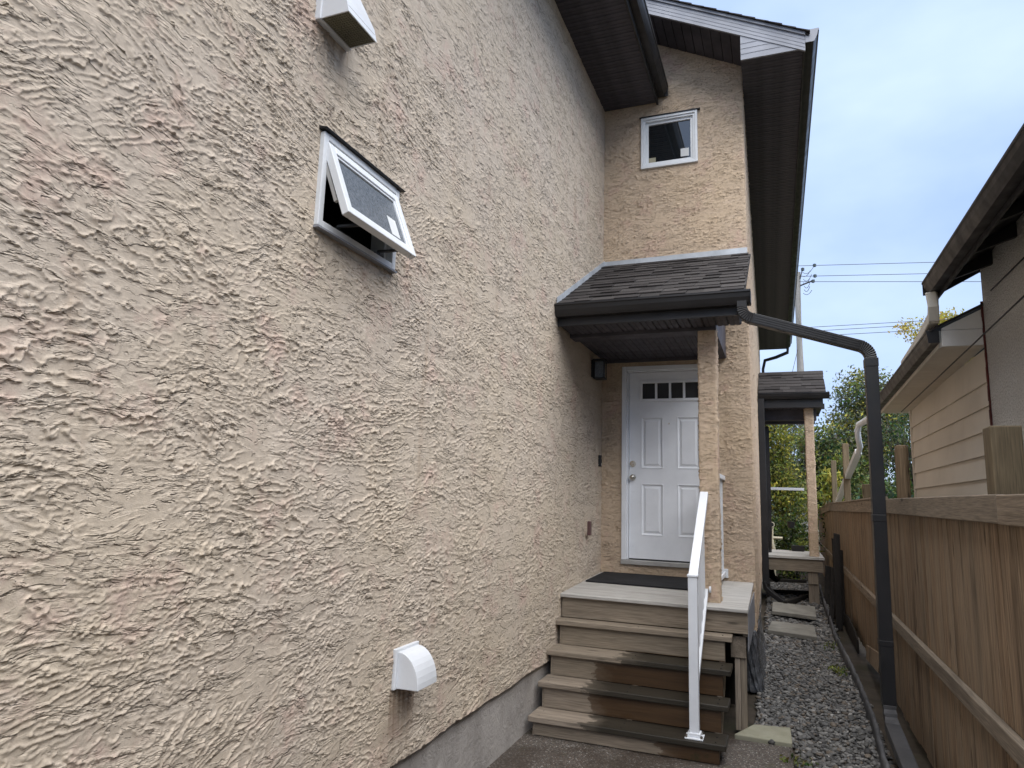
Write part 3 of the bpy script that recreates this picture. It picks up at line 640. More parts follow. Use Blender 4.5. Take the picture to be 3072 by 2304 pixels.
def bay_eave():
    H = 1.74; yf = 6.70; yb = 21.05
    xo = lambda y: .345-(y-6.7)*.0035
    z = 6.192; b = MB(); b.hexa([(-.3, YD+.02, z+.012), (xo(YD), YD+.02, z+.012), (xo(yb), yb, z+.012), (sx(yb)-.05, yb, z+.012), (-.3, YD+.02, z+.03), (xo(YD), YD+.02, z+.03), (xo(yb), yb, z+.03), (sx(yb)-.05, yb, z+.03)]); b.box(-.241, .342, yf+.02, YD+.02, z+.0125, z+.0305)
    s = part('eave_soffit', b, 'black', house)
    soffit_planks(s, 'y', yf+.02, YD-.012, -.243, .343, z, .1)
    soffit_planks(s, 'y', YD-.012, yb-.03, lambda y: sx(y)+.001, lambda y: xo(y)-.002, z, .1)
    f = MB(); f.hexa([(xo(yf), yf, z-.022), (xo(yf)+.02, yf, z-.022), (xo(yb)+.02, yb, z-.022), (xo(yb), yb, z-.022), (xo(yf), yf, z+.19), (xo(yf)+.02, yf, z+.19), (xo(yb)+.02, yb, z+.19), (xo(yb), yb, z+.19)]); part('fascia_board', f, 'brown_metal', house)
    g = MB(); pr = gutter_prof(.122, .125); n = len(pr); va = [(xo(yf)+.02+u, yf-.005, z+.05+w) for u, w in pr]; vb = [(xo(yb)+.02+u, yb, z+.05+w) for u, w in pr]
    g.add(va+vb, [tuple(range(n)), tuple(range(2*n-1, n-1, -1))]+[(i, i+n, (i+1) % n+n, (i+1) % n) for i in range(n)]); gt = part('gutter', g, 'brown_metal', house)
    lip = MB(); lip.hexa([(xo(yf)+.1425, yf-.006, z+.158), (xo(yf)+.149, yf-.006, z+.158), (xo(yb)+.149, yb, z+.158), (xo(yb)+.1425, yb, z+.158), (xo(yf)+.1425, yf-.006, z+.178), (xo(yf)+.149, yf-.006, z+.178), (xo(yb)+.149, yb, z+.178), (xo(yb)+.1425, yb, z+.178)]); part('gutter_lip', lip, 'grey_metal', gt)
    cp = MB(); cp.prism([(xo(yf)+.02, z+.045), (xo(yf)+.10, z+.045), (xo(yf)+.13, z+.11), (xo(yf)+.145, z+.178), (xo(yf)+.02, z+.178)], 'y', yf-.012, yf-.006); part('gutter_end_cap', cp, 'grey_metal', gt)
    # rake: sloping soffit planks, fascia, shingle edge
    sl = .52; zt = lambda x: 4.736+H+sl*(-.266-x)      # underside of the rake soffit at the wall line
    b = MB(); b.prism([(-.24, zt(-.24)+.012), (-.24, zt(-.24)+.03), (-2.6, zt(-2.6)+.03), (-2.6, zt(-2.6)+.012)], 'y', yf+.02, YD+.1); rs = part('rake_soffit', b, 'black', house)
    w = .1
    for i in range(20):
        xa = -.242-i*w; xb = xa-w
        p = MB(); p.hexa([(xb+.004, yf+.02, zt(xb+.004)), (xa-.004, yf+.02, zt(xa-.004)), (xa-.004, YD-.005, zt(xa-.004)), (xb+.004, YD-.005, zt(xb+.004)), (xb+.001, yf+.02, zt(xb)+.011), (xa-.001, yf+.02, zt(xa)+.011), (xa-.001, YD-.005, zt(xa)+.011), (xb+.001, YD-.005, zt(xb)+.011)])
        part('soffit_plank', p, 'soffit', rs)
    f = MB(); up = .165; f.prism([(.362, zt(.362)-.02+.02), (.362, zt(.362)+up), (-2.6, zt(-2.6)+up), (-2.6, zt(-2.6)-.015)], 'y', yf-.012, yf+.012); fb = part('rake_fascia', f, 'grey_metal', house)
    for dz in (.035, .075, .118):
        t = MB(); t.prism([(.36, zt(.36)+dz), (.36, zt(.36)+dz+.005), (-2.6, zt(-2.6)+dz+.005), (-2.6, zt(-2.6)+dz)], 'y', yf-.015, yf-.0115); part('fascia_rib', t, 'grey_metal', fb)
    t = MB(); t.prism([(.365, zt(.365)+up-.002), (.365, zt(.365)+up+.03), (-2.6, zt(-2.6)+up+.03), (-2.6, zt(-2.6)+up-.002)], 'y', yf-.03, yf+.03); part('drip_edge', t, 'grey_metal', fb)
    bx = MB(); bx.prism([(-.242, z-.005), (.345, z-.010), (.345, zt(.345)+.02), (-.242, zt(-.242)+.02)], 'y', yf-.004, yf+.018); eb = part('eave_return_box', bx, 'grey_metal', house)
    for k, zz in enumerate((z+.055, z+.115, z+.172)):
        xr = min(.34, -.266-(zz-4.736-H)/sl); t = MB().box(-.240, xr, yf-.0075, yf-.0035, zz, zz+.006); part('panel_rib', t, 'grey_metal', eb)
    r = MB(); r.prism([(.40, zt(.40)+up+.005), (.40, zt(.40)+up+.028), (-4.0, zt(-4.0)+up+.028), (-4.0, zt(-4.0)+up+.005)], 'y', yf-.02, 21.2); rd = part('roof_deck', r, 'shingle', house)
    for i in range(16):
        xa = .41-i*.125; xb = xa-.16; e = up+.030
        p = MB(); p.prism([(xa, zt(xa)+e), (xa, zt(xa)+e+.016), (xb, zt(xb)+e+.004), (xb, zt(xb)+e)], 'y', yf-.05-random.uniform(0, .012), 21.2); part('shingle_course', p, 'shingle', rd)
    # far downspout at the end of the eave
    d = MB(); d.sweep([(.33, 20.85, 6.2), (.32, 20.85, 6.05), (.0, 20.9, 5.93), (-.30, 20.95, 5.86), (-.36, 20.95, 5.6), (-.36, 20.95, .3)], .10, .075); part('downspout', d, 'brown_metal', house)
bay_eave()

def shingles(par, x0, x1, y_eave, z_eave, y_top, z_top, rows, tab=.17, seed=1):
    """courses of single tabs lying on a slope that falls towards -Y"""
    g = random.Random(seed); L = math.hypot(y_top-y_eave, z_top-z_eave); ex = L/rows; a = math.atan2(z_top-z_eave, y_top-y_eave)
    me = {}
    for r in range(rows):
        x = x0-(tab*.5 if r % 2 else 0)-g.uniform(0, .06)
        while x < x1:
            w = g.choice((tab*.8, tab, tab, tab*1.25)); xa, xb = max(x, x0), min(x+w, x1); x += w
            if xb-xa < .02: continue
            th = g.choice((.010, .013, .019)); drop = g.choice((0, 0, .006, -.006)); key = (round(xb-xa, 2), th, drop); ww = key[0]
            if key not in me:
                m = MB(); l = ex*1.35; m.hexa([(0, drop-.004, 0), (ww-.002, drop-.004, 0), (ww-.002, l, 0), (0, l, 0), (0, drop-.004, th), (ww-.002, drop-.004, th), (ww-.002, l, .002), (0, l, .002)])
                me[key] = m.mesh('shingle'); me[key].materials.append(MT['shingle'])
            s0 = r*ex; o = link('shingle', me[key], par, (xa, y_eave+s0*math.cos(a)-math.sin(a)*.004, z_eave+s0*math.sin(a)+math.cos(a)*.004)); o.rotation_euler = (a+g.uniform(0, .010), 0, 0)

def porch():
    H = 1.74; x0, x1 = WX+.012, -.215; ye, ze, yt, zt = 5.53, 1.655+H, 7.235, 2.565+H
    d = MB(); sl = (zt-ze)/(yt-ye); d.prism([(ye, ze-.014), (ye, ze), (YD-.002, ze+sl*(YD-ye)), (YD-.002, ze+sl*(YD-ye)-.014)], 'x', WX+.004, x1+.004); rf = part('porch_roof', d, 'shingle', house)
    rf['label'] = 'dark shingled lean-to porch roof over the white door'
    shingles(rf, x0+.006, x1, ye-.012, ze+.002, yt-.02, zt-.004, 13, seed=3)
    f = MB(); f.add([(WX+.01, YD-.16, zt-.072), (-.245, YD-.16, zt-.072), (-.245, YD-.012, zt+.006), (WX+.01, YD-.012, zt+.006), (-.245, YD-.008, zt+.075), (WX+.01, YD-.008, zt+.06)], [(0, 1, 2, 3), (3, 2, 4, 5)])
    k = f.v; f2 = MB(); nrm = Vector((0, -.47, .88))*.004
    f2.add(k+[tuple(Vector(p)+nrm) for p in k], [(0,1,2,3),(3,2,4,5),(6,9,8,7),(9,11,10,8),(0,6,7,1),(1,7,8,2),(2,8,10,4),(4,10,11,5),(5,11,9,3),(3,9,6,0)]); part('wall_flashing', f2, 'galv', rf)
    n = 8      # step flashing along the main wall
    for i in range(n):
        ya = ye+(yt-ye)*i/n; yb = ye+(yt-ye)*(i+1)/n+.03; za = ze+sl*(ya-ye); zb = ze+sl*(yb-ye)
        s = MB(); s.hexa([(WX+.008, ya, za+.004), (WX+.011+.001*i, ya, za+.004), (WX+.011+.001*i, yb, zb+.004), (WX+.008, yb, zb+.004), (WX+.008, ya, za+.075), (WX+.011+.001*i, ya, za+.075), (WX+.011+.001*i, yb, zb+.07), (WX+.008, yb, zb+.07)])
        s.hexa([(WX+.01, ya, za+.012), (WX+.05, ya, za+.012), (WX+.05, yb, zb+.012), (WX+.01, yb, zb+.012), (WX+.01, ya, za+.015), (WX+.05, ya, za+.015), (WX+.05, yb, zb+.015), (WX+.01, yb, zb+.015)]); part('step_flashing', s, 'galv', rf)
    zs = 1.488+H
    fb = MB(); fb.box(WX+.004, -.26, 5.578, 5.60, zs-.012, ze-.005); part('fascia_board', fb, 'brown_metal', rf, bevel=.002)
    g = MB(); g.prism([(5.578-u, 1.545+H+w) for u, w in gutter_prof(.115, .108)], 'x', WX+.006, -.172); g.box(-.172, -.169, 5.465, 5.576, 1.545+H, 1.545+H+.106); part('gutter', g, 'brown_metal', rf)
    sb = MB(); sb.box(WX+.003, -.262, 5.60, 5.957, zs+.012, zs+.03); sb.box(WX+.003, -.5, 5.957, YD-.003, zs+.012, zs+.03); sp = part('porch_soffit', sb, 'black', house)
    soffit_planks(sp, 'x', WX+.008, -.262, 5.60, 5.955, zs, .098); soffit_planks(sp, 'x', WX+.008, -.48, 6.145, YD-.012, zs+.004, .098)
    bm = MB(); bm.box(WX+.005, -.474, 5.958, 6.142, zs-.028, zs+.012); part('porch_beam', bm, 'soffit', house, bevel=.004)
    bm = MB(); bm.box(-.63, -.478, 6.145, YD-.01, zs-.028, zs+.012); part('porch_beam', bm, 'soffit', house, bevel=.004)
    tr = MB(); tr.box(WX+.02, -.64, YD-.045, YD-.012, zs-.03, zs+.004); part('soffit_channel', tr, 'soffit', house)
    e = MB(); e.prism([(5.96, zs+.014), (5.96, ze+sl*(5.96-ye)-.02), (YD-.01, ze+sl*(YD-ye)-.02), (YD-.01, zs+.014)], 'x', -.499, -.480); part('porch_gable_end', e, 'soffit', rf)
    e = MB(); e.prism([(5.60, zs+.031), (5.60, ze+sl*(5.60-ye)-.02), (5.96, ze+sl*(5.96-ye)-.02), (5.96, zs+.031)], 'x', -.275, -.255); part('porch_gable_end', e, 'brown_metal', rf)
    e = MB(); e.prism([(5.96, ze+sl*(5.96-ye)-.05), (5.96, ze+sl*(5.96-ye)-.016), (YD-.01, ze+sl*(YD-ye)-.016), (YD-.01, ze+sl*(YD-ye)-.05)], 'x', -.4785, -.225); part('overhang_soffit', e, 'soffit', rf)
porch()

def stucco_column(name, x0, x1, y0, y1, z0, z1, par, ou):
    per = [(x0, y0), (x1, y0), (x1, y1), (x0, y1)]; pts = []; s = 0; r = .012
    n = 14
    for i in range(4):
        a, b = Vector(per[i]), Vector(per[(i+1) % 4]); d = (b-a); L = d.length; nn = Vector((d.y, -d.x)).normalized()
        for k in range(n):
            t = (k+.5)/n; e = min(t, 1-t)*L; p = a+d*t-nn*max(0, (r-e))*.5; pts.append((p.x, p.y, nn.x, nn.y, s+t*L))
        s += L
    Z = np.arange(z0, z1+.005, .010); U = np.array([p[4] for p in pts]); u, v = np.meshgrid(U, Z, indexing='ij'); h = hsample(u, v, ou, ou*.7)*1.25
    P = np.array(pts); V = np.stack([P[:, 0, None]+P[:, 2, None]*h, P[:, 1, None]+P[:, 3, None]*h, v], -1)
    N, M_ = u.shape; idx = np.arange(N*M_).reshape(N, M_); nx = np.roll(idx, -1, 0)
    q = np.stack([idx[:, :-1], nx[:, :-1], nx[:, 1:], idx[:, 1:]], -1).reshape(-1, 4)
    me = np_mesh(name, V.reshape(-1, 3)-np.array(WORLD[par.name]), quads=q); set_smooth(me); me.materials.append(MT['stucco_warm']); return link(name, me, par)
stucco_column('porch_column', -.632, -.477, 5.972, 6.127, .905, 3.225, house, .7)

def far_porch():
    xw = -.33; ye, ze, yt, zt = 12.42, 3.60, 13.1, 4.07; x1 = .76; sl = (zt-ze)/(yt-ye)
    d = MB(); d.prism([(ye, ze-.014), (ye, ze), (yt, zt), (yt+.68, ze), (yt+.68, ze-.014), (yt, zt-.014)], 'x', xw+.02, x1); rf = part('porch_roof', d, 'shingle', house); rf['label'] = 'small gabled shingle porch roof further down the passage'
    shingles(rf, xw+.03, x1+.01, ye-.012, ze+.004, yt, zt, 7, tab=.2, seed=8)
    rc = MB(); rc.prism([(yt-.12, zt-.07), (yt, zt+.02), (yt+.12, zt-.07), (yt, zt)], 'x', xw+.03, x1+.012); part('ridge_cap', rc, 'shingle', rf)
    for y0, sg in ((12.44, -1), (13.74, 1)):
        f = MB(); f.box(xw+.02, .715, min(y0, y0+.02*sg), max(y0, y0+.02*sg), 3.35, 3.585); part('fascia_board', f, 'brown_metal', rf)
        g = MB(); g.prism([(y0+.02*sg+sg*u, 3.49+w) for u, w in gutter_prof(.115, .10)], 'x', xw+.02, .81); g.box(.81, .814, min(y0+.02*sg, y0+.13*sg), max(y0+.02*sg, y0+.13*sg), 3.49, 3.585); part('gutter', g, 'brown_metal', rf)
    s = MB(); s.box(xw+.02, .712, 12.45, 13.73, 3.372, 3.39); sp = part('porch_soffit', s, 'black', house); soffit_planks(sp, 'x', xw+.03, .71, 12.46, 12.74, 3.352, .12); soffit_planks(sp, 'x', xw+.03, .71, 13.46, 13.72, 3.352, .12)
    b = MB(); b.box(xw+.02, .62, 12.745, 12.90, 3.17, 3.37); b.box(xw+.02, .62, 13.30, 13.45, 3.17, 3.37); part('porch_beam', b, 'soffit', house, bevel=.004)
    e = MB(); e.prism([(12.46, 3.40), (12.46, 3.56), (yt, zt-.03), (13.72, 3.56), (13.72, 3.40)], 'x', .69, .71); part('porch_gable_end', e, 'brown_metal', rf)
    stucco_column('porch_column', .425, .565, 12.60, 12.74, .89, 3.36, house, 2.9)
    dk = MB(); dk.box(-.33, .64, 12.47, 14.0, .845, .885); part('porch_deck', dk, 'deck', house, bevel=.004)
    rm = MB(); rm.box(-.32, .62, 12.50, 12.54, .645, .843); part('rim_board', rm, 'step', house, bevel=.004)
    rm = MB(); rm.box(.58, .62, 12.545, 13.95, .645, .843); part('rim_board', rm, 'raily', house, bevel=.004)
    po = MB(); po.box(.39, .545, 12.56, 12.70, .13, .644); part('deck_post', po, 'stepz', house, bevel=.005); po = MB(); po.box(.385, .53, 12.53, 12.558, .45, .644); part('deck_post', po, 'stepz', house, bevel=.004)
    # downspout of the far gutter
    d = MB(); d.sweep([(-.262, 12.36, 3.5), (-.262, 12.36, .42)], .105, .08, up=Vector((0, 1, 0))); d.sweep([(-.262, 12.36, .46), (-.25, 12.34, .36), (-.18, 12.3, .29), (.03, 12.2, .15)], .10, .075); ds = part('downspout', d, 'brown_metal', house, bevel=.006)
    w = MB(); w.sweep([(-.20, 13.1, 3.1), (-.20, 13.1, 1.2)], .09, .06); w.sweep([(-.20, 13.1, 1.25), (-.2, 13.1, .6), (-.17, 13.05, .48), (-.08, 13.0, .42)], .09, .07); part('downspout', w, 'brown_metal', house)
far_porch()

def downspout():
    H = 1.74; P = []
    def arc(p0, d0, d1, r, n=7):     # corrugated bend in the XZ plane from direction d0 to d1
        out = []
        for i in range(n+1):
            t = i/n; d = (Vector(d0)*(1-t)+Vector(d1)*t).normalized(); out.append(d)
        pts = [Vector(p0)]
        for d in out[1:]: pts.append(pts[-1]+d*r/n)
        return pts
    y = 5.535
    top = Vector((-.238, y, 1.55+H)); dn = Vector((0, .02, -1)); run = Vector((.905, .20, -.262)).normalized()
    a = [top, top+dn*.03]; b1 = arc(a[-1], dn, run, .13, 9); p = b1[-1]; ln = (.675-.075-p.x)/run.x; e = p+run*ln; b2 = arc(e, run, dn, .15, 10)
    bot = Vector((b2[-1].x-.005, b2[-1].y, .36))
    m = MB()
    def corr(pts):   # corrugated elbow
        out = []; w = []
        for i in range(len(pts)-1):
            for t in (0, .5): out.append(pts[i].lerp(pts[i+1], t)); w.append(.083 if t else .074)
        out.append(pts[-1]); w.append(.083); return out, w
    Yv = Vector((0, 1, 0))
    m.sweep([top+Vector((0, 0, .03)), a[1]], .075, .085, up=Yv); q, w = corr(b1); m.sweep(q, w, [x*1.12 for x in w], up=Yv)
    m.sweep([p-run*.02, e+run*.02], .080, .082, up=Yv); q, w = corr(b2); m.sweep(q, w, [x*1.12 for x in w], up=Yv)
    m.sweep([b2[-1]+Vector((0, 0, .015)), b2[-1]-Vector((0, 0, .05))], .094, .104, up=Yv); m.sweep([b2[-1], bot], .088, .098, up=Yv)
    m.sweep([Vector((bot.x, bot.y, 1.68)), Vector((bot.x, bot.y, 1.63))], .092, .102, up=Yv); m.sweep([Vector((bot.x, bot.y, .80)), Vector((bot.x, bot.y, .76))], .092, .102, up=Yv)
    ds = part('downspout', m, 'brown_metal', house, bevel=.008); ds['label'] = 'dark downspout arm crossing from porch gutter to fence'
    r = MB()     # ribs along the sloping arm and the post
    for k in (-.026, -.009, .009, .026):
        up = run.cross(Yv).normalized(); up = -up if up.z < 0 else up
        o = up*k-Yv*.0415; o2 = Vector((0, 0, 0))
        r.sweep([p+o+o2, e+o+o2], .006, .006)
    part('rib', r, 'brown_metal', ds)
    s = MB(); q = [Vector((bot.x, bot.y, .39)), Vector((bot.x, bot.y-.005, .33)), Vector((bot.x+.003, bot.y-.03, .27)), Vector((bot.x+.005, bot.y-.09, .22))]; q2, w = corr(q); s.sweep(q2, w, [x*1.15 for x in w], up=Yv); part('elbow', s, 'edging', ds)
    x = MB(); x.sweep([q[-1]+Vector((0, .03, .015)), Vector((bot.x+.03, 4.4, .07)), Vector((bot.x+.03, 3.4, .03))], .095, .075); part('extension_pipe', x, 'soil_pipe', ds, bevel=.008)
downspout()

# ================================================================== WALL FITTINGS
def fittings():
    # low dryer hood
    y0, y1, z0, z1 = 3.062, 3.292, .788, .978
    t = thing('dryer_vent', (WX, 3.177, .788), 'white curved dryer vent hood low on the stucco wall', 'vent')
    f = MB(); f.box(WX-.002, WX+.018, y0, y1, z0, z1); part('flange', f, 'white_hood', t, bevel=.004)
    prof = [(WX+.015, z0+.004)]+[(WX+.018+.118*math.sin(a), z0+.006+(z1-z0-.02)*math.cos(a)) for a in [R(90*k/9) for k in range(10)]][::-1]
    h = MB(); h.prism(prof, 'y', y0+.02, y1-.012); part('hood', h, 'white_hood', t, bevel=.003)
    # upper intake hood
    t = thing('exhaust_vent', (WX, 2.22, 3.71), 'white box vent hood with screened bottom high on wall', 'vent')
    f = MB(); f.box(WX-.002, WX+.03, 2.112, 2.342, 3.712, 4.02); part('mounting_block', f, 'white_hood', t, bevel=.004)
    prof = [(WX+.03, 3.716), (WX+.168, 3.716), (WX+.152, 3.78), (WX+.06, 3.965), (WX+.03, 3.98)]
    h = MB(); n = len(prof)
    h.prism(prof, 'y', 2.118, 2.124); h.prism(prof, 'y', 2.328, 2.334)
    for i in range(1, n-1):
        a, b = prof[i], prof[i+1]; d = Vector((b[0]-a[0], b[1]-a[1])).normalized(); nn = Vector((d.y, -d.x))*-.005
        h.add([(a[0], 2.124, a[1]), (b[0], 2.124, b[1]), (b[0], 2.328, b[1]), (a[0], 2.328, a[1]), (a[0]+nn.x, 2.124, a[1]+nn.y), (b[0]+nn.x, 2.124, b[1]+nn.y), (b[0]+nn.x, 2.328, b[1]+nn.y), (a[0]+nn.x, 2.328, a[1]+nn.y)], [(0,3,2,1),(4,5,6,7),(0,1,5,4),(1,2,6,5),(2,3,7,6),(3,0,4,7)])
    part('hood', h, 'white_hood', t)
    g = MB()
    for i in range(11): x = WX+.034+.128*i/10; g.box(x-.0025, x+.0025, 2.124, 2.328, 3.717, 3.722)
    for i in range(17): y = 2.126+.2*i/16; g.box(WX+.032, WX+.163, y-.0025, y+.0025, 3.7175, 3.7225)
    part('screen', g, 'grille', t); b = MB().box(WX+.031, WX+.16, 2.125, 2.327, 3.745, 3.75); part('damper', b, 'grille', t)
    # porch lantern on the main wall
    t = thing('wall_lantern', (WX, 6.8, 2.95), 'black box lantern on the wall beside the entry door', 'light')
    b = MB().box(WX+.002, WX+.022, 6.75, 6.86, 2.97, 3.15); part('backplate', b, 'black', t, bevel=.003)
    c = MB().box(WX+.02, WX+.15, 6.735, 6.875, 3.135, 3.155); c.box(WX+.03, WX+.14, 6.745, 6.865, 2.95, 2.962); c.box(WX+.02, WX+.07, 6.79, 6.82, 3.06, 3.08)
    for dx in (.03, .132):
        for dy in (6.745, 6.857): c.box(WX+dx, WX+dx+.008, dy, dy+.008, 2.962, 3.135)
    part('cage', c, 'black', t)
    g = MB().box(WX+.042, WX+.128, 6.757, 6.853, 2.964, 3.13); part('lamp_glass', g, 'oglass', t)
    t = thing('doorbell', (WX, 7.11, 2.06), 'slim black video doorbell on wall near the door', 'doorbell')
    b = MB().box(WX+.001, WX+.032, 7.088, 7.134, 2.065, 2.185); part('body', b, 'black', t, bevel=.006); b = MB().cyl((WX+.031, 7.111, 2.155), (WX+.034, 7.111, 2.155), .012, 14); part('lens', b, 'glass', t); b = MB().cyl((WX+.031, 7.111, 2.09), (WX+.034, 7.111, 2.09), .014, 14); part('button', b, 'threshold', t)
    t = thing('outlet_cover', (WX, 6.65, 1.36), 'brown weatherproof outlet cover low beside the landing', 'outlet')
    b = MB().box(WX+.001, WX+.02, 6.60, 6.71, 1.37, 1.515); part('plate', b, 'stucco', t, bevel=.003); b = MB().box(WX+.02, WX+.052, 6.605, 6.66, 1.375, 1.51); part('lid', b, 'brick_cover', t, bevel=.006)
fittings()

# ================================================================== STEPS AND RAILINGS
def steps():
    t = thing('wooden_steps', (-1.1, 5.6, 0), 'weathered wooden steps with damp stains up to the landing', 'steps')
    tr = [(5.05, .14, -.386), (5.262, .332, -.383), (5.462, .526, -.376), (5.69, .722, -.378)]
    lf = [WX+.004, WX+.004, WX+.004, WX+.006]
    for i, (y, z, xr) in enumerate(tr):
        yb = tr[i+1][0]+.05 if i < 3 else 5.86
        b = MB().hexa([(lf[i], y-.004, z-.04), (xr, y+.012, z-.044), (xr, yb, z-.044), (lf[i], yb, z-.04), (lf[i], y-.004, z), (xr, y+.012, z-.004), (xr, yb, z-.004), (lf[i], yb, z)]); part('tread', b, 'tread', t, bevel=.006, loc=(0, 0, 0))
        for sx_ in (lf[i]+.07, -1.1, xr-.07):
            for dy in (.05, .16): part('screw', MB().cyl((sx_, y+dy, z-.006), (sx_, y+dy, z+.0005), .0055, 8), 'black', t)
        z0 = tr[i-1][1] if i else .003
        b = MB().box(WX+.045, -.432, y+.035, y+.073, z0+.002, z-.046); part('riser', b, 'step', t, bevel=.003, loc=(0, 0, 0))
    b = MB().box(WX+.012, -.264, 5.835, 5.872, .726, .905); part('riser', b, 'step', t, bevel=.004, loc=(0, 0, 0))
    # landing sheet, slightly falling to the front
    b = MB().hexa([(WX+.004, 5.80, .893), (-.259, 5.80, .888), (-.268, YD-.004, .948), (WX+.004, YD-.004, .948), (WX+.004, 5.80, .923), (-.259, 5.80, .918), (-.268, YD-.004, .972), (WX+.004, YD-.004, .972)]); part('landing', b, 'deck', t, bevel=.006)
    b = MB().box(-.306, -.268, 5.874, YD-.01, .70, .886); part('rim_board', b, 'raily', t, bevel=.004)
    b = MB().box(-.2665, -.262, 5.84, YD-.02, .60, .885); part('side_flashing', b, 'grey_metal', t)
    for x in (WX+.03, -1.1, -.475):
        s = MB(); pr = [(5.09, .003), (5.09, .095), (5.30, .095), (5.30, .287), (5.50, .287), (5.50, .48), (5.73, .48), (5.73, .676), (5.834, .676), (5.834, .40), (5.36, .003)]; s.prism(pr, 'x', x, x+.038); part('stringer', s, 'raily', t)
    b = MB().hexa([(-.375, 5.90, 0), (-.333, 5.90, 0), (-.333, 5.99, 0), (-.375, 5.99, 0), (-.372, 5.90, .528), (-.330, 5.90, .528), (-.330, 5.99, .528), (-.372, 5.99, .528)]); part('support_post', b, 'stepz', t, bevel=.004)
    b = MB().hexa([(-.331, 5.905, 0), (-.289, 5.905, 0), (-.289, 5.99, 0), (-.331, 5.99, 0), (-.328, 5.905, .535), (-.286, 5.905, .535), (-.286, 5.99, .535), (-.328, 5.99, .535)]); part('support_post', b, 'stepz', t, bevel=.004)
    b = MB().box(-.40, -.285, 5.885, 5.98, .536, .698); part('rim_board', b, 'raily', t, bevel=.004)
    b = MB().box(-1.72, -.42, 6.6, 6.64, 0, .69); part('crib_wall', b, 'blackwood', t)
    m = MB().hexa([(-1.75, 6.50, .9495), (-.70, 6.45, .9475), (-.70, 7.19, .970), (-1.74, 7.20, .970), (-1.75, 6.50, .963), (-.70, 6.45, .961), (-.70, 7.19, .983), (-1.74, 7.20, .983)])
    tag(part('door_mat', m, 'mat', bevel=.006), 'black rubber door mat on the landing', 'mat')
steps()
def railings():
    t = thing('stair_railing', (-.597, 5.14, .14), 'white metal stair railing with post bolted to the lowest step', 'railing')
    x, y = -.597, 5.14; w = .032
    b = MB().box(x-w, x+w, y-w, y+w, .145, 1.205); part('post', b, 'white_metal', t, bevel=.004)
    b = MB().box(x-w-.006, x+w+.006, y-w-.006, y+w+.006, 1.205, 1.222); part('post_cap', b, 'white_metal', t, bevel=.004)
    b = MB().box(x-.062, x+.062, y-.062, y+.062, .137, .149); b.box(x-.044, x+.044, y-.044, y+.044, .149, .175); bp = part('base_plate', b, 'white_metal', t, bevel=.004)
    for dx in (-.05, .05):
        for dy in (-.05, .05): part('bolt', MB().cyl((x+dx, y+dy, .149), (x+dx, y+dy, .165), .009, 8), 'brass', bp)
    A = Vector((x, 5.15, 1.192)); B = Vector((x+.004, 5.966, 1.80))
    part('top_rail', MB().sweep([A, B], .066, .048), 'white_metal', t, bevel=.006)
    A2 = Vector((x, 5.17, .435)); B2 = Vector((x+.004, 5.966, 1.02)); part('bottom_rail', MB().sweep([A2, B2], .045, .04), 'white_metal', t, bevel=.004)
    sl = (B2.z-A2.z)/(B2.y-A2.y); st = (B.z-A.z)/(B.y-A.y)
    me = None
    for i in range(7):
        yy = 5.27+i*.1; z0 = A2.z+sl*(yy-A2.y); z1 = A.z+st*(yy-A.y); part('baluster', MB().box(x-.010, x+.010, yy-.010, yy+.010, z0, z1), 'white_metal', t)
    part('bracket', MB().cyl((x+.035, 5.95, 1.03), (x+.05, 5.95, 1.03), .025, 12), 'white_metal', t)
    t = thing('landing_railing', (-.545, 6.6, .96), 'short white railing between stucco column and wall', 'railing')
    x = -.545
    part('top_rail', MB().box(x-.033, x+.033, 6.13, YD-.006, 1.95, 1.995), 'white_metal', t, bevel=.006); part('bottom_rail', MB().box(x-.022, x+.022, 6.13, YD-.006, 1.02, 1.06), 'white_metal', t, bevel=.004)
    for i in range(10): yy = 6.2+i*.107; part('baluster', MB().box(x-.010, x+.010, yy-.010, yy+.010, 1.06, 1.95), 'white_metal', t)
    part('bracket', MB().box(x-.045, x+.045, YD-.022, YD-.002, 1.0, 1.085), 'white_metal', t, bevel=.004)
    t = thing('far_railing', (.05, 13.4, .885), 'white railing on the far porch beside the second column', 'railing')
    part('top_rail', MB().box(-.30, .40, 13.37, 13.43, 1.975, 2.022), 'white_metal', t, bevel=.004)
    part('post', MB().box(-.32, -.29, 13.38, 13.42, .88, 1.975), 'white_metal', t)
railings()

# ================================================================== SMALL GROUND THINGS
def slabs():
    def slab(pts, z0, z1, mat, label, tilt=0):
        b = MB().hexa([(x, y, z0+(tilt if i > 1 else 0)) for i, (x, y) in enumerate(pts)]+[(x, y, z1+(tilt if i > 1 else 0)) for i, (x, y) in enumerate(pts)])
        tag(part('paving_slab', b, mat, bevel=.008), label, 'paving slab', 'loose paving slabs in the passage')
    slab([(-.376, 5.72), (.028, 5.70), (.02, 6.08), (-.25, 6.03)], -.04, .024, 'mossy', 'mossy pale slab beside the foot of the wooden steps')
    slab([(-.215, 10.15), (.385, 9.95), (.385, 10.85), (-.17, 10.95)], .01, .065, 'slab', 'plain grey paving slab lying in the gravel')
    slab([(-.17, 11.30), (.43, 11.08), (.44, 11.75), (-.16, 11.95)], .10, .155, 'slab', 'tilted grey paving slab with a dark damp patch', .05)
slabs()
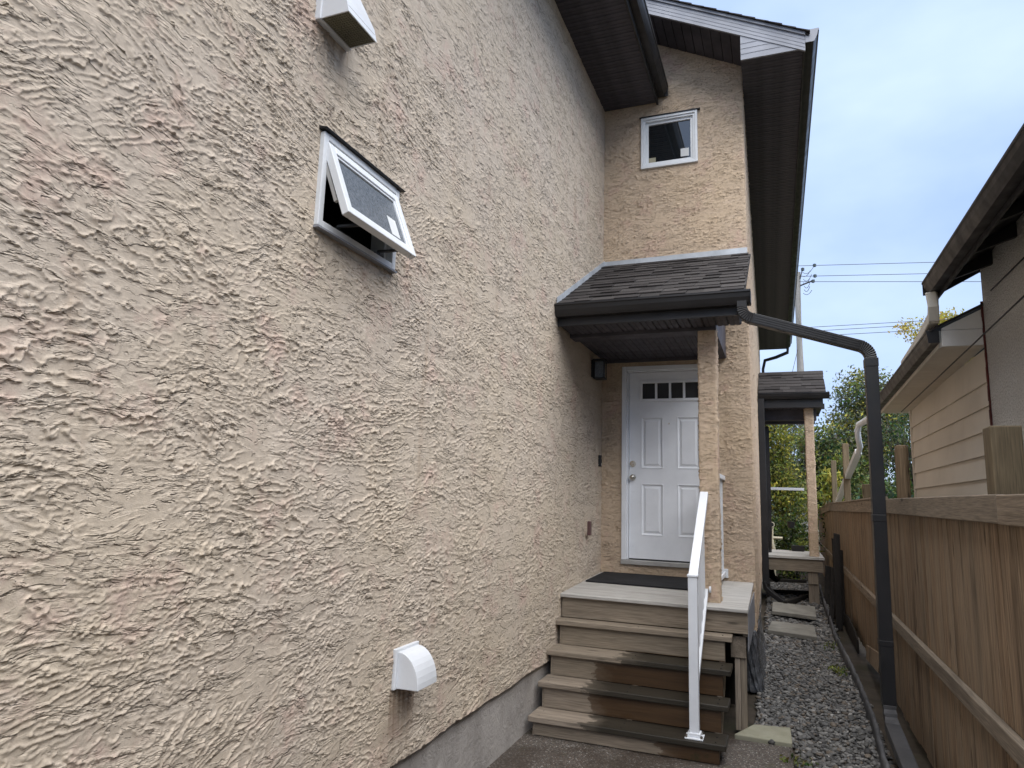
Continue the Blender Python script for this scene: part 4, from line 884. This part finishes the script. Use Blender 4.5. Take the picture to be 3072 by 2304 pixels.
def edging():
    U = np.linspace(-2.5, 14.5, 360); prof = [(-.018, -.1), (-.016, .07), (-.010, .105), (.006, .11), (.016, .085), (.018, -.1)]
    V = []; g = np.random.default_rng(3); w = np.cumsum(g.normal(0, .004, len(U))); w -= np.linspace(0, w[-1], len(U))
    for i, y in enumerate(U):
        x = .622+.025*math.sin(y*.9+.6)+w[i]*.5; hh = 1+.14*math.sin(y*2.3)+.06*math.sin(y*17)+g.normal(0, .03)
        for a, b in prof: V.append((x+a, y, gz(y)+(b*hh if b > 0 else b)))
    n = len(prof); Q = [(i*n+j, i*n+j+1, (i+1)*n+j+1, (i+1)*n+j) for i in range(len(U)-1) for j in range(n-1)]
    me = np_mesh('garden_edging', np.array(V), quads=np.array(Q)); set_smooth(me)
    tag(link('garden_edging', me, mat='edging'), 'wavy weathered plastic edging between gravel and fence', 'edging')
    # crumpled plastic skirt around the bay corner
    path = [(-.40, 7.17), (-.30, 7.16), (-.262, 7.18), (-.262, 7.32), (-.258, 8.0), (-.27, 9.2)]; n = 90; m = 26; V = []
    ts = np.linspace(0, len(path)-1, n)
    for t in ts:
        i = min(int(t), len(path)-2); f = t-i; x = path[i][0]*(1-f)+path[i+1][0]*f; y = path[i][1]*(1-f)+path[i+1][1]*f
        for j in range(m):
            k = j/(m-1); fl = (1-k)**2.5*.06; wv = .012*math.sin(t*9+k*6)+.010*math.sin(t*23-k*11)
            V.append((x+fl+wv, y-fl*.7*(t < 2.5)+wv, -.01+k*(.53+.02*math.sin(t*5))))
    Q = [(a*m+b, (a+1)*m+b, (a+1)*m+b+1, a*m+b+1) for a in range(n-1) for b in range(m-1)]
    me = np_mesh('plastic_sheet', np.array(V), quads=np.array(Q)); set_smooth(me); o = tag(link('plastic_sheet', me, mat='poly'), 'crumpled dark plastic sheeting around the house foundation corner', 'sheet')
    s = o.modifiers.new('thickness', 'SOLIDIFY'); s.thickness = .003
edging()

# ================================================================== FENCE
def fence():
    t = thing('wooden_fence', (.87, 8, 0), 'tall weathered cedar picket fence running along the gravel passage', 'fence')
    g = random.Random(4); X0, X1 = .888, .905; meshes = []
    def ctop(y):
        if y < 7.25: return 1.80
        if y < 14.4: return 1.79-(y-7.25)*.006
        return 1.745-(y-14.4)*.036
    y = -2.45
    hs = {}
    while y < 19.3:
        w = g.choice((.125, .138, .138, .138, .15)); top = round(ctop(y+w/2)-.05, 2); key = (top, g.choice((0, 1)), w)
        if key not in hs:
            m = MB().box(0, .017, .0012, w-.0012, 0, top-.045-(.02 if key[1] else 0)); hs[key] = m.mesh('picket'); hs[key].materials.append(MT['picket'])
        o = link('picket', hs[key], t, (X0+g.uniform(-.0015, .0025), y, .045+(.02 if key[1] else 0))); o.rotation_euler = (0, 0, g.uniform(-.008, .008)); y += w+g.choice((.001, .002, .004, .006))
    for a, b in ((-2.5, 2.46), (2.5, 7.12), (7.16, 13.9), (13.94, 19.3)):
        for z in (.74, ):
            part('rail', MB().box(.848, .8865, a, b, z-.0, z+.089), 'raily', t, bevel=.006)
    part('rail', MB().box(.9065, .944, -2.5, 19.2, 1.45, 1.54), 'raily', t, bevel=.006)
    for a, b in ((-2.5, 3.46), (3.465, 7.22), (7.225, 10.4), (10.405, 14.4), (14.405, 19.3)):
        e = 1e-3; za, zb = ctop(a+e), ctop(b-e)
        if a < 0: za = zb = 1.797
        part('cap_board', MB().hexa([(.846, a, za-.118), (.887, a, za-.118), (.887, b, zb-.118), (.846, b, zb-.118), (.846, a, za+.006), (.887, a, za+.006), (.887, b, zb+.006), (.846, b, zb+.006)]), 'raily', t, bevel=.006)
        part('cap_board', MB().hexa([(.842, a, za+.0085), (.93, a, za+.0085), (.93, b, zb+.0085), (.842, b, zb+.0085), (.842, a, za+.03), (.93, a, za+.03), (.93, b, zb+.03), (.842, b, zb+.03)]), 'raily', t, bevel=.005) if a > 7 else None
    def post(x, y, s, z, lean=0, rnd=False):
        if rnd:
            m = MB(); m.sweep([(x+s/2, y+s/2, 0), (x+s/2+lean, y+s/2, z-.03), (x+s/2+lean, y+s/2, z-.008), (x+s/2+lean, y+s/2, z)], [s*1.0, s*1.0, s*.93, s*.6], [s, s, s*.93, s*.6], n=18)
            part('post', m, 'fpost', t, smooth=False)
        else:
            m = MB().hexa([(x, y, 0), (x+s, y, 0), (x+s, y+s, 0), (x, y+s, 0), (x+lean, y, z), (x+s+lean, y, z), (x+s+lean, y+s, z), (x+lean, y+s, z)]); part('post', m, 'fpost', t, bevel=.008)
    post(.947, 3.875, .132, 2.14); post(.947, 1.2, .132, 2.1); post(.947, -1.4, .132, 2.1); post(.947, 6.77, .108, 2.275, rnd=True); post(.947, 12.07, .092, 2.715); post(.947, 14.8, .092, 2.60); post(.947, 9.45, .092, 2.005); post(.947, 18.2, .092, 2.0); post(.947, 16.5, .05, 2.0)
    # loose brown board at the foot
    part('kick_board', MB().hexa([(.80, 7.55, .20), (.82, 7.55, .20), (.86, 8.95, .05), (.84, 8.95, .05), (.82, 7.55, .375), (.84, 7.55, .375), (.87, 8.95, .20), (.85, 8.95, .20)]), 'picket', t, bevel=.004)
    q = thing('leaning_boards', (.74, 11.5, .05), 'blackened old boards leaning against the fence beyond the downspout', 'boards')
    for (xa, wd, y, za, ln) in ((.70, .085, 11.0, 1.34, .03), (.755, .085, 11.35, 1.10, .02), (.69, .12, 11.7, .80, .05), (.74, .09, 12.1, 1.22, .0), (.67, .07, 11.2, .62, .10), (.66, .09, 12.6, .75, .06)):
        part('board', MB().hexa([(xa-ln, y-.1, gz(y)-.02), (xa-ln+wd, y-.1, gz(y)-.02), (xa-ln+wd, y-.06, gz(y)-.02), (xa-ln, y-.06, gz(y)-.02), (xa, y+.1, za), (xa+wd, y+.1, za-.02), (xa+wd, y+.135, za-.02), (xa, y+.135, za)]), 'blackwood', q, bevel=.008)
    pn = MB(); pr = [(9.45, .0), (9.45, .16), (9.8, .22), (10.6, .26), (11.4, .20), (12.4, .12), (12.4, 0)]; pn.prism([(a, b) for a, b in pr], 'x', .80, .82)
    tag(part('old_panel', pn, 'blackwood', bevel=.004), 'dark curved-top wood panel lying low against the fence', 'panel')
fence()

# ================================================================== NEIGHBOUR: STUCCO HOUSE AND SIDED LEAN-TO
def neighbour():
    t = thing('neighbour_house', (1.5, 2.0, 0), 'grey pebble dash house with dark eave and open rafters', 'house')
    w = MB(); w.box(1.5, 1.7, -2.5, 6.04, -.1, 3.62); w.box(1.7, 7.5, 5.85, 6.04, -.1, 3.62); part('wall', w, 'dash', t)
    wg = MB(); wg.prism([(1.5, 3.62), (1.7, 3.70), (4.5, 5.2), (7.5, 3.62)], 'y', 5.86, 6.03); part('gable_wall', wg, 'dash', t)
    sl = .55; zb = lambda x: 3.45+sl*(x-1.2)
    r = MB(); r.prism([(1.21, zb(1.21)), (1.21, zb(1.21)+.07), (4.5, zb(4.5)+.07), (4.5, zb(4.5))], 'y', -2.6, 6.06); r.prism([(4.5, zb(4.5)), (4.5, zb(4.5)+.07), (7.9, zb(1.2)+.07), (7.9, zb(1.2))], 'y', -2.6, 6.06); part('roof', r, 'brown_metal', t)
    for k in range(14):
        y = 5.72-.56*k; part('rafter_tail', MB().prism([(1.23, zb(1.23)-.002), (1.23, zb(1.23)-.05), (1.498, zb(1.498)-.10), (1.498, zb(1.498)-.002)], 'y', y-.02, y+.02), 'brown_metal', t)
    part('barge_board', MB().prism([(1.22, zb(1.22)-.05), (1.22, zb(1.22)+.075), (4.4, zb(4.4)+.075), (4.4, zb(4.4)-.05)], 'y', 6.062, 6.082), 'brown_metal', t)
    part('fascia_board', MB().box(1.195, 1.21, -2.6, 6.08, 3.365, 3.50), 'brown_metal', t)
    g = MB(); g.prism([(1.195-u, 3.395+w) for u, w in gutter_prof(.10, .105)], 'y', -2.6, 6.02); g.box(1.10, 1.195, 6.02, 6.024, 3.395, 3.498); part('gutter', g, 'brown_metal', t)
    d = MB(); P = [(1.10, 5.97, 3.39), (1.10, 5.98, 3.30), (1.12, 6.05, 3.22), (1.155, 6.2, 3.14), (1.20, 6.55, 3.09), (1.27, 7.3, 3.185)]
    d.sweep([(1.15, 5.96, 3.40), (1.155, 5.97, 3.29), (1.16, 6.02, 3.19)], .075, .085); d.sweep([(1.16, 6.0, 3.21), (1.18, 6.6, 3.17), (1.21, 7.7, 3.15)], .075, .085); ds = part('downspout', d, 'cream', t, bevel=.008)
    # cables strung along the wall
    def cable(name, a, b, sag, lab):
        pts = [Vector(a).lerp(Vector(b), k/14)-Vector((0, 0, sag*4*(k/14)*(1-k/14))) for k in range(15)]; tag(part(name, MB().sweep(pts, .011, n=6), 'wire'), lab, 'cable')
    cable('service_cable', (1.30, 8.7, 2.80), (1.32, -1.0, 3.12), .01, 'thin dark cable slung under the lean-to soffit past the pebble dash wall')
    cable('service_cable', (1.496, 5.80, 3.34), (1.47, -1.0, 3.28), .005, 'thin dark cable stretched tight across the upper pebble dash wall')
    # lean-to
    zs = lambda y: 2.993-.029*(y-6.1)
    s = thing('sided_addition', (1.5, 7.7, 0), 'beige lap sided addition with dark gutter beyond the fence', 'shed')
    ya, yb = 6.06, 9.43
    part('wall_frame', MB().box(1.53, 1.66, ya, yb, -.05, 2.9).box(1.66, 5, yb-.12, yb, -.05, 2.9), 'siding', s)
    laps = [2.96, 2.706]+[2.706-.182*k for k in range(1, 12)]
    for k in range(len(laps)-1):
        z1, z0 = laps[k], laps[k+1]; dz = -.004
        part('siding_board', MB().hexa([(1.496, ya, z0+.0), (1.53, ya, z0), (1.53, yb, z0-.02), (1.496, yb, z0-.02), (1.514, ya, z1+.012), (1.53, ya, z1+.012), (1.53, yb, z1-.008), (1.514, yb, z1-.008)]), 'siding', s)
    part('corner_trim', MB().box(1.492, 1.55, yb-.05, yb+.012, .3, 2.9), 'siding', s, bevel=.004)
    so = part('soffit_board', MB().hexa([(1.21, ya, zs(ya)+.011), (1.53, ya, zs(ya)+.011), (1.53, yb+.2, zs(yb+.2)+.011), (1.21, yb+.2, zs(yb+.2)+.011), (1.21, ya, zs(ya)+.03), (1.53, ya, zs(ya)+.03), (1.53, yb+.2, zs(yb+.2)+.03), (1.21, yb+.2, zs(yb+.2)+.03)]), 'siding', s)
    n = 26; w = (yb+.18-ya)/n
    for i in range(n):
        a = ya+w*i; part('soffit_plank', MB().hexa([(1.212, a+.003, zs(a)), (1.512, a+.003, zs(a)), (1.512, a+w-.006, zs(a+w)), (1.212, a+w-.006, zs(a+w)), (1.212, a, zs(a)+.010), (1.512, a, zs(a)+.010), (1.512, a+w, zs(a+w)+.010), (1.212, a+w, zs(a+w)+.010)]), 'siding', so)
    part('fascia_board', MB().hexa([(1.195, ya+.01, zs(ya)-.012), (1.21, ya+.01, zs(ya)-.012), (1.21, yb+.2, zs(yb+.2)-.012), (1.195, yb+.2, zs(yb+.2)-.012), (1.195, ya+.01, zs(ya)+.12), (1.21, ya+.01, zs(ya)+.12), (1.21, yb+.2, zs(yb+.2)+.12), (1.195, yb+.2, zs(yb+.2)+.12)]), 'cream', s)
    g = MB(); pr = gutter_prof(.088, .10); n = len(pr); g.add([(1.195-u, ya-.01, zs(ya)+.022+v) for u, v in pr]+[(1.195-u, yb+.22, zs(yb+.22)+.022+v) for u, v in pr], [tuple(range(n)), tuple(range(2*n-1, n-1, -1))]+[(i, i+n, (i+1) % n+n, (i+1) % n) for i in range(n)]); g.prism([(1.195, zs(ya)+.02), (1.12, zs(ya)+.02), (1.107, zs(ya)+.12), (1.195, zs(ya)+.12)], 'y', ya-.016, ya-.010); part('gutter', g, 'brown_metal', s)
    part('eave_return_box', MB().box(1.211, 1.497, ya-.012, ya+.008, 2.984, 3.112), 'siding_white', s, bevel=.003)
    part('gable_panel', MB().prism([(1.215, 3.116), (1.497, 3.116), (1.497, 3.27), (1.215, 3.13)], 'y', ya-.008, ya+.008), 'siding_white', s)
    part('roof', MB().hexa([(1.13, ya-.03, 3.105), (5.0, ya-.03, 3.105+1.935), (5.0, yb+.25, 3.03+1.935), (1.13, yb+.25, 3.01), (1.13, ya-.03, 3.125), (5.0, ya-.03, 3.13+1.935), (5.0, yb+.25, 3.055+1.935), (1.13, yb+.25, 3.03)]), 'shingle', s)
    g = random.Random(2); sm = MB(); z = 1.75
    while z < 3.3: h = g.uniform(.02, .05); a = g.uniform(.012, .03); sm.box(1.489-g.uniform(0, .005), 1.502, 6.045-a*.25, 6.05+a*.3, z, z+h+.004); z += h
    part('sealant_seam', sm, 'rust', s)
    d = MB(); P = [(1.13, 9.55, 2.90), (1.12, 9.6, 2.86), (1.06, 9.9, 2.83), (1.0, 10.05, 2.80), (.985, 10.12, 2.72), (1.0, 10.2, 2.62), (1.035, 10.4, 2.53), (1.03, 10.7, 2.45)]
    d.sweep(P, .075, .085, n=10); d.sweep([(1.03, 10.6, 2.48), (1.0, 12.4, 2.13), (1.0, 14.35, 1.78)], .085, .075); part('downspout', d, 'white_metal', s, bevel=.006)
neighbour()

# ================================================================== POLE AND WIRES
def pole():
    t = thing('utility_pole', (.95, 30, 0), 'grey wooden utility pole with insulators rising behind the far porch', 'utility pole')
    part('shaft', MB().sweep([(.98, 30, -.1), (.93, 30, 6), (.93, 30, 11.35)], [.38, .34, .29], [.38, .34, .29], n=16), 'pole', t)
    part('arm', MB().sweep([(1.05, 29.9, 10.75), (1.6, 29.9, 10.95)], .05, .05), 'wire', t); part('arm', MB().sweep([(1.05, 29.9, 11.05), (1.15, 29.9, 11.45)], .04, .04), 'wire', t)
    for (x, z) in ((1.16, 11.45), (1.62, 11.58), (1.62, 11.12), (1.54, 10.9)):
        i = MB(); i.cyl((x, 29.9, z-.07), (x, 29.9, z+.07), .035, 10)
        for k in (-.04, .0, .04): i.cyl((x, 29.9, z+k-.008), (x, 29.9, z+k+.008), .07, 12)
        part('insulator', i, 'insul', t)
    g = random.Random(9)
    for k in range(7):
        p = Vector((1.1+g.uniform(0, .1), 29.85, 10.4+k*.15)); q = Vector((1.5+g.uniform(-.1, .1), 29.85, 10.5+k*.17)); m = (p+q)/2+Vector((0, 0, -.22-g.uniform(0, .15)))
        pts = [p*(1-s)**2+m*2*s*(1-s)+q*s*s for s in [i/9 for i in range(10)]]; part('jumper_wire', MB().sweep(pts, .022, n=5), 'wire', t)
    part('guy_wire', MB().sweep([(.85, 29.8, 8.0), (.1, 29.4, 5.0), (-.3, 29.2, 2.5)], .02, n=5), 'wire', t)
    for k, (z0, z1, dz) in enumerate(((11.62, 11.30, 0), (11.16, 10.84, 0), (10.93, 10.51, 0), (8.94, 8.95, 1), (8.77, 8.80, 1), (8.56, 8.58, 1))):
        pts = [Vector((.95+(24*s), 29.9, z0+(z1-z0)*5*s-(1.6*s*(1-s)*0))) for s in [i/8 for i in range(9)]]
        tag(part('overhead_wire', MB().sweep(pts, .022, n=6), 'wire'), ('topmost overhead wire at the tip of the utility pole', 'second overhead wire down from the utility pole tip', 'third overhead wire down from the utility pole tip', 'highest of the low wires crossing behind the downspout arm', 'middle one of the low wires crossing behind the downspout arm', 'lowest overhead wire crossing behind the downspout arm')[k], 'wire', 'overhead wires at the utility pole')
pole()

# ================================================================== TREES AND PLANTS
def leafmesh(name, centres, n_per, spread, size, pal, g, flat=.8):
    C = np.repeat(centres, n_per, 0); n = len(C); P = C+g.normal(0, 1, (n, 3))*spread*np.array([1, 1, flat])
    d = g.normal(0, 1, (n, 3)); d[:, 2] -= .5; d /= np.linalg.norm(d, axis=1)[:, None]; e = np.cross(d, g.normal(0, 1, (n, 3))); e /= np.linalg.norm(e, axis=1)[:, None]
    s = size*g.uniform(.6, 1.35, (n, 1)); nn = np.cross(d, e)
    V = np.stack([P-d*s*.5, P+e*s*.22+nn*s*.05, P+d*s*.5, P-e*s*.22+nn*s*.05], 1).reshape(-1, 3)
    me = np_mesh(name, V, quads=np.arange(n*4).reshape(-1, 4))
    pc = g.choice(len(pal), len(centres), p=[p[1] for p in pal]); col = np.array([p[0] for p in pal])[np.repeat(pc, n_per)]*g.uniform(.6, 1.4, (n, 1))*np.array([1, 1, 1])+g.normal(0, .012, (n, 3))
    set_col(me, np.repeat(np.clip(col, .005, .9), 4, 0)); return me
GREEN = (.065, .10, .028); DARK = (.032, .056, .022); OLIVE = (.13, .145, .05); YEL = (.36, .33, .06); LIME = (.21, .25, .05); GREY = (.12, .135, .095); GOLD = (.42, .31, .07)
def tree(name, label, base, blobs, ncl, per, size, pal, seed, spread=.20, trunk=.10, group='trees beyond the end of the passage', bare=0, shell=.35):
    g = np.random.default_rng(seed); t = thing(name, base, label, 'tree', group); b = np.array(base); C = []
    tot = sum(r[0]*r[1]*r[2] for _, r in blobs)
    for c, r in blobs:
        k = int(ncl*(r[0]*r[1]*r[2])/tot); d = g.normal(0, 1, (k, 3)); d /= np.linalg.norm(d, axis=1)[:, None]; rad = g.uniform(shell, 1, (k, 1))**.6
        C.append(np.array(c)+d*rad*np.array(r)*g.uniform(.8, 1.12, (k, 1)))
    C = np.concatenate(C); me = leafmesh('crown', C-b, per, spread, size, pal, g); me.materials.append(MT['leaf']); link('crown', me, t)
    m = MB(); top = Vector(np.mean(C, 0)); B = Vector(base); j = B.lerp(top, .45)+Vector((.05, 0, 0)); m.sweep([B, B.lerp(j, .5)+Vector((.04, .02, 0)), j, j.lerp(top, .6)+Vector((-.06, .03, 0)), top], [trunk*2, trunk*1.7, trunk*1.4, trunk*.9, trunk*.35], [trunk*2, trunk*1.7, trunk*1.4, trunk*.9, trunk*.35], n=8)
    idx = g.choice(len(C), min(len(C), 46+bare), replace=False)
    for i in idx:
        e = Vector(C[i]); s = B.lerp(top, g.uniform(.28, .85)); k = s.lerp(e, .5)+Vector(g.normal(0, .12, 3))+Vector((0, 0, .1)); w = trunk*g.uniform(.25, .5); m.sweep([s, s.lerp(k, .6)+Vector(g.normal(0, .05, 3)), k, e], [w*1.4, w, w*.75, w*.25], [w*1.4, w, w*.75, w*.25], n=5)
    part('trunk', m, 'bark', t, smooth=True)
def trees():
    tree('leafy_tree', 'tall pale leafed tree topping the greenery behind the fence', (2.75, 24, 0), [((2.55, 24, 5.2), (.85, .9, .85)), ((2.6, 24, 3.9), (1.2, 1.1, 1.0)), ((1.9, 23.6, 3.0), (.9, .9, .9)), ((3.4, 24, 4.9), (.65, .8, .9))], 380, 50, .12, [(GREY, .34), (OLIVE, .30), (GREEN, .18), (LIME, .12), (YEL, .06)], 1, .21)
    tree('leafy_tree', 'dense dark green tree seen past the far porch column', (1.4, 21, 0), [((1.35, 21, 2.4), (.85, .8, 1.0)), ((1.9, 21, 1.6), (.9, .8, .9)), ((1.0, 21, 3.4), (.5, .6, .55))], 300, 50, .11, [(DARK, .25), (GREEN, .35), (OLIVE, .22), (LIME, .18)], 2, .19)
    tree('leafy_tree', 'yellow green tree framed beneath the far porch roof', (.05, 18, 0), [((-.05, 18, 2.3), (.5, .6, .75)), ((.3, 18, 1.7), (.5, .6, .5)), ((-.15, 18, 3.3), (.45, .6, .6))], 190, 46, .085, [(LIME, .36), (YEL, .16), (GREEN, .28), (OLIVE, .2)], 3, .16, trunk=.05)
    tree('leafy_tree', 'grey green tree with sky gaps behind the far porch', (.0, 27, 0), [((.1, 27, 4.0), (1.3, .9, 1.3)), ((.3, 27, 2.3), (1.3, .9, 1.0))], 190, 40, .11, [(GREY, .4), (DARK, .3), (OLIVE, .3)], 4, .24, bare=40)
    tree('bare_tree', 'dark thinly leafed tree with bare branches beside the siding', (3.6, 21, 0), [((3.4, 21, 3.6), (.85, .8, 1.0)), ((3.1, 21, 2.2), (.8, .8, .8))], 120, 34, .09, [(DARK, .6), (GREEN, .3), (OLIVE, .1)], 5, .2, bare=110)
    tree('shrub', 'low dark leafy shrub behind the fence near its posts', (2.3, 16.5, 0), [((2.1, 16.5, 1.55), (.9, .6, .65)), ((1.5, 16.6, 1.4), (.5, .5, .6))], 120, 46, .10, [(DARK, .55), (GREEN, .45)], 6, .17, trunk=.04)
    tree('bright_sapling', 'sapling with bright yellow green leaves at the fence posts', (1.15, 15.6, 0), [((1.05, 15.6, 2.32), (.22, .2, .16)), ((.95, 15.6, 2.0), (.2, .2, .25))], 26, 22, .10, [(LIME, .5), (YEL, .5)], 7, .07, trunk=.015)
    tree('autumn_tree', 'distant golden autumn tree showing above the sided addition roof', (9.6, 45, 0), [((9.4, 45, 11.4), (1.6, 1.2, 1.3)), ((9.9, 45, 9.5), (2.0, 1.4, 1.8)), ((7.4, 45, 12.0), (.6, .4, .5))], 420, 46, .21, [(GOLD, .5), (YEL, .35), (LIME, .15)], 8, .3, trunk=.2)
    tree('shrub', 'green leafy bush low behind the far porch deck', (.25, 16.2, 0), [((.2, 16.2, 1.0), (.5, .4, .5)), ((.05, 16.0, .45), (.3, .3, .35))], 80, 46, .08, [(GREEN, .5), (LIME, .25), (DARK, .25)], 9, .12, trunk=.02)
    for k, (x, y, h) in enumerate(((-.8, 35, 4.0), (2.6, 34, 3.6))):
        tree('hedge_tree', ('dark hedge tree far behind the far porch opening', 'dark hedge tree far behind the tall pale leafed tree')[k], (x, y, 0), [((x, y, h*.55), (2.1, 1.0, h*.5))], 150, 40, .16, [(DARK, .5), (GREEN, .35), (OLIVE, .15)], 20+k, .3, group='hedge trees at the back of the yard')
trees()
def far_bits():
    t = thing('hanging_planter', (.175, 14.5, 1.28), 'small black hanging pot under the far porch greenery', 'planter')
    part('pot', MB().sweep([(.175, 14.5, 1.28), (.175, 14.5, 1.395)], [.11, .15], [.11, .15], n=14), 'black', t); part('hanger', MB().sweep([(.175, 14.5, 1.39), (.175, 14.5, 1.9)], .008, n=5), 'wire', t)
    t = thing('planter_box', (.28, 13.85, .885), 'black planter box on the far porch deck', 'planter')
    part('trough', MB().hexa([(.17, 13.78, .886), (.37, 13.78, .886), (.37, 13.92, .886), (.17, 13.92, .886), (.15, 13.76, .985), (.39, 13.76, .985), (.39, 13.94, .985), (.15, 13.94, .985)]), 'black', t, bevel=.004)
    g = np.random.default_rng(4); me = leafmesh('leaves', np.array([(.20, 13.85, 1.02), (.28, 13.85, 1.05), (.36, 13.85, 1.02)])-np.array((.28, 13.85, .885)), 40, .04, .05, [(GREEN, .6), (LIME, .4)], g); me.materials.append(MT['leaf']); link('leaves', me, t)
    t = thing('standpipe', (-.18, 15.5, 0), 'cream plastic standpipe with open elbow beyond the far deck', 'pipe')
    part('riser_pipe', MB().sweep([(-.16, 15.5, .0), (-.16, 15.5, .8), (-.184, 15.5, .92), (-.184, 15.5, 1.25)], .075, n=12), 'cream_pipe', t)
    e = MB(); e.cyl((-.184, 15.52, 1.30), (-.184, 15.40, 1.30), .055, 14); part('elbow', e, 'cream_pipe', t); part('opening', MB().cyl((-.184, 15.401, 1.30), (-.184, 15.397, 1.30), .042, 14), 'dark', t); part('side_pipe', MB().sweep([(-.30, 15.5, 1.03), (.02, 15.5, 1.03)], .05, n=10), 'cream_pipe', t)
    t = thing('wall_hood', (-.30, 13.3, 2.1), 'small white hood on the wall beyond the far downspout', 'vent'); part('hood', MB().prism([(-.335, 2.105), (-.16, 2.105), (-.25, 2.24), (-.335, 2.26)], 'y', 13.25, 13.45), 'white_hood', t)
    for k, (a, b) in enumerate((((-.28, 13.4, .19), (.41, 13.65, .19)), ((-.29, 15.0, .22), (.43, 15.2, .22)), ((.02, 11.85, .21), (.40, 13.2, .19)))):
        lab = ('black timber lying across the gravel under the far deck', 'black timber lying across the gravel behind the far deck post', 'black timber lying diagonally from slab to far deck post')[k]
        tag(part('ground_timber', MB().sweep([a, b], .06, .06), 'blackwood', bevel=.005), lab, 'timber')
far_bits()
def weeds():
    g = np.random.default_rng(31)
    for (x, y, z, n, lab) in ((.52, 8.3, .02, 26, 'small green weed clump beside the edging in the gravel'), (.10, 5.35, .01, 12, 'tiny weed tuft at the corner of the concrete pad'), (.50, 9.6, .02, 16, 'sparse weed tuft in the gravel level with the paving slab')):
        t = thing('weed', (x, y, z), lab, 'weed'); C = np.stack([g.normal(0, .05, n), g.normal(0, .10, n), np.abs(g.normal(.015, .012, n))], 1)
        me = leafmesh('leaves', C, 5, .018, .035, [(LIME, .3), (OLIVE, .5), (GREEN, .2)], g); me.materials.append(MT['leaf']); link('leaves', me, t)
weeds()
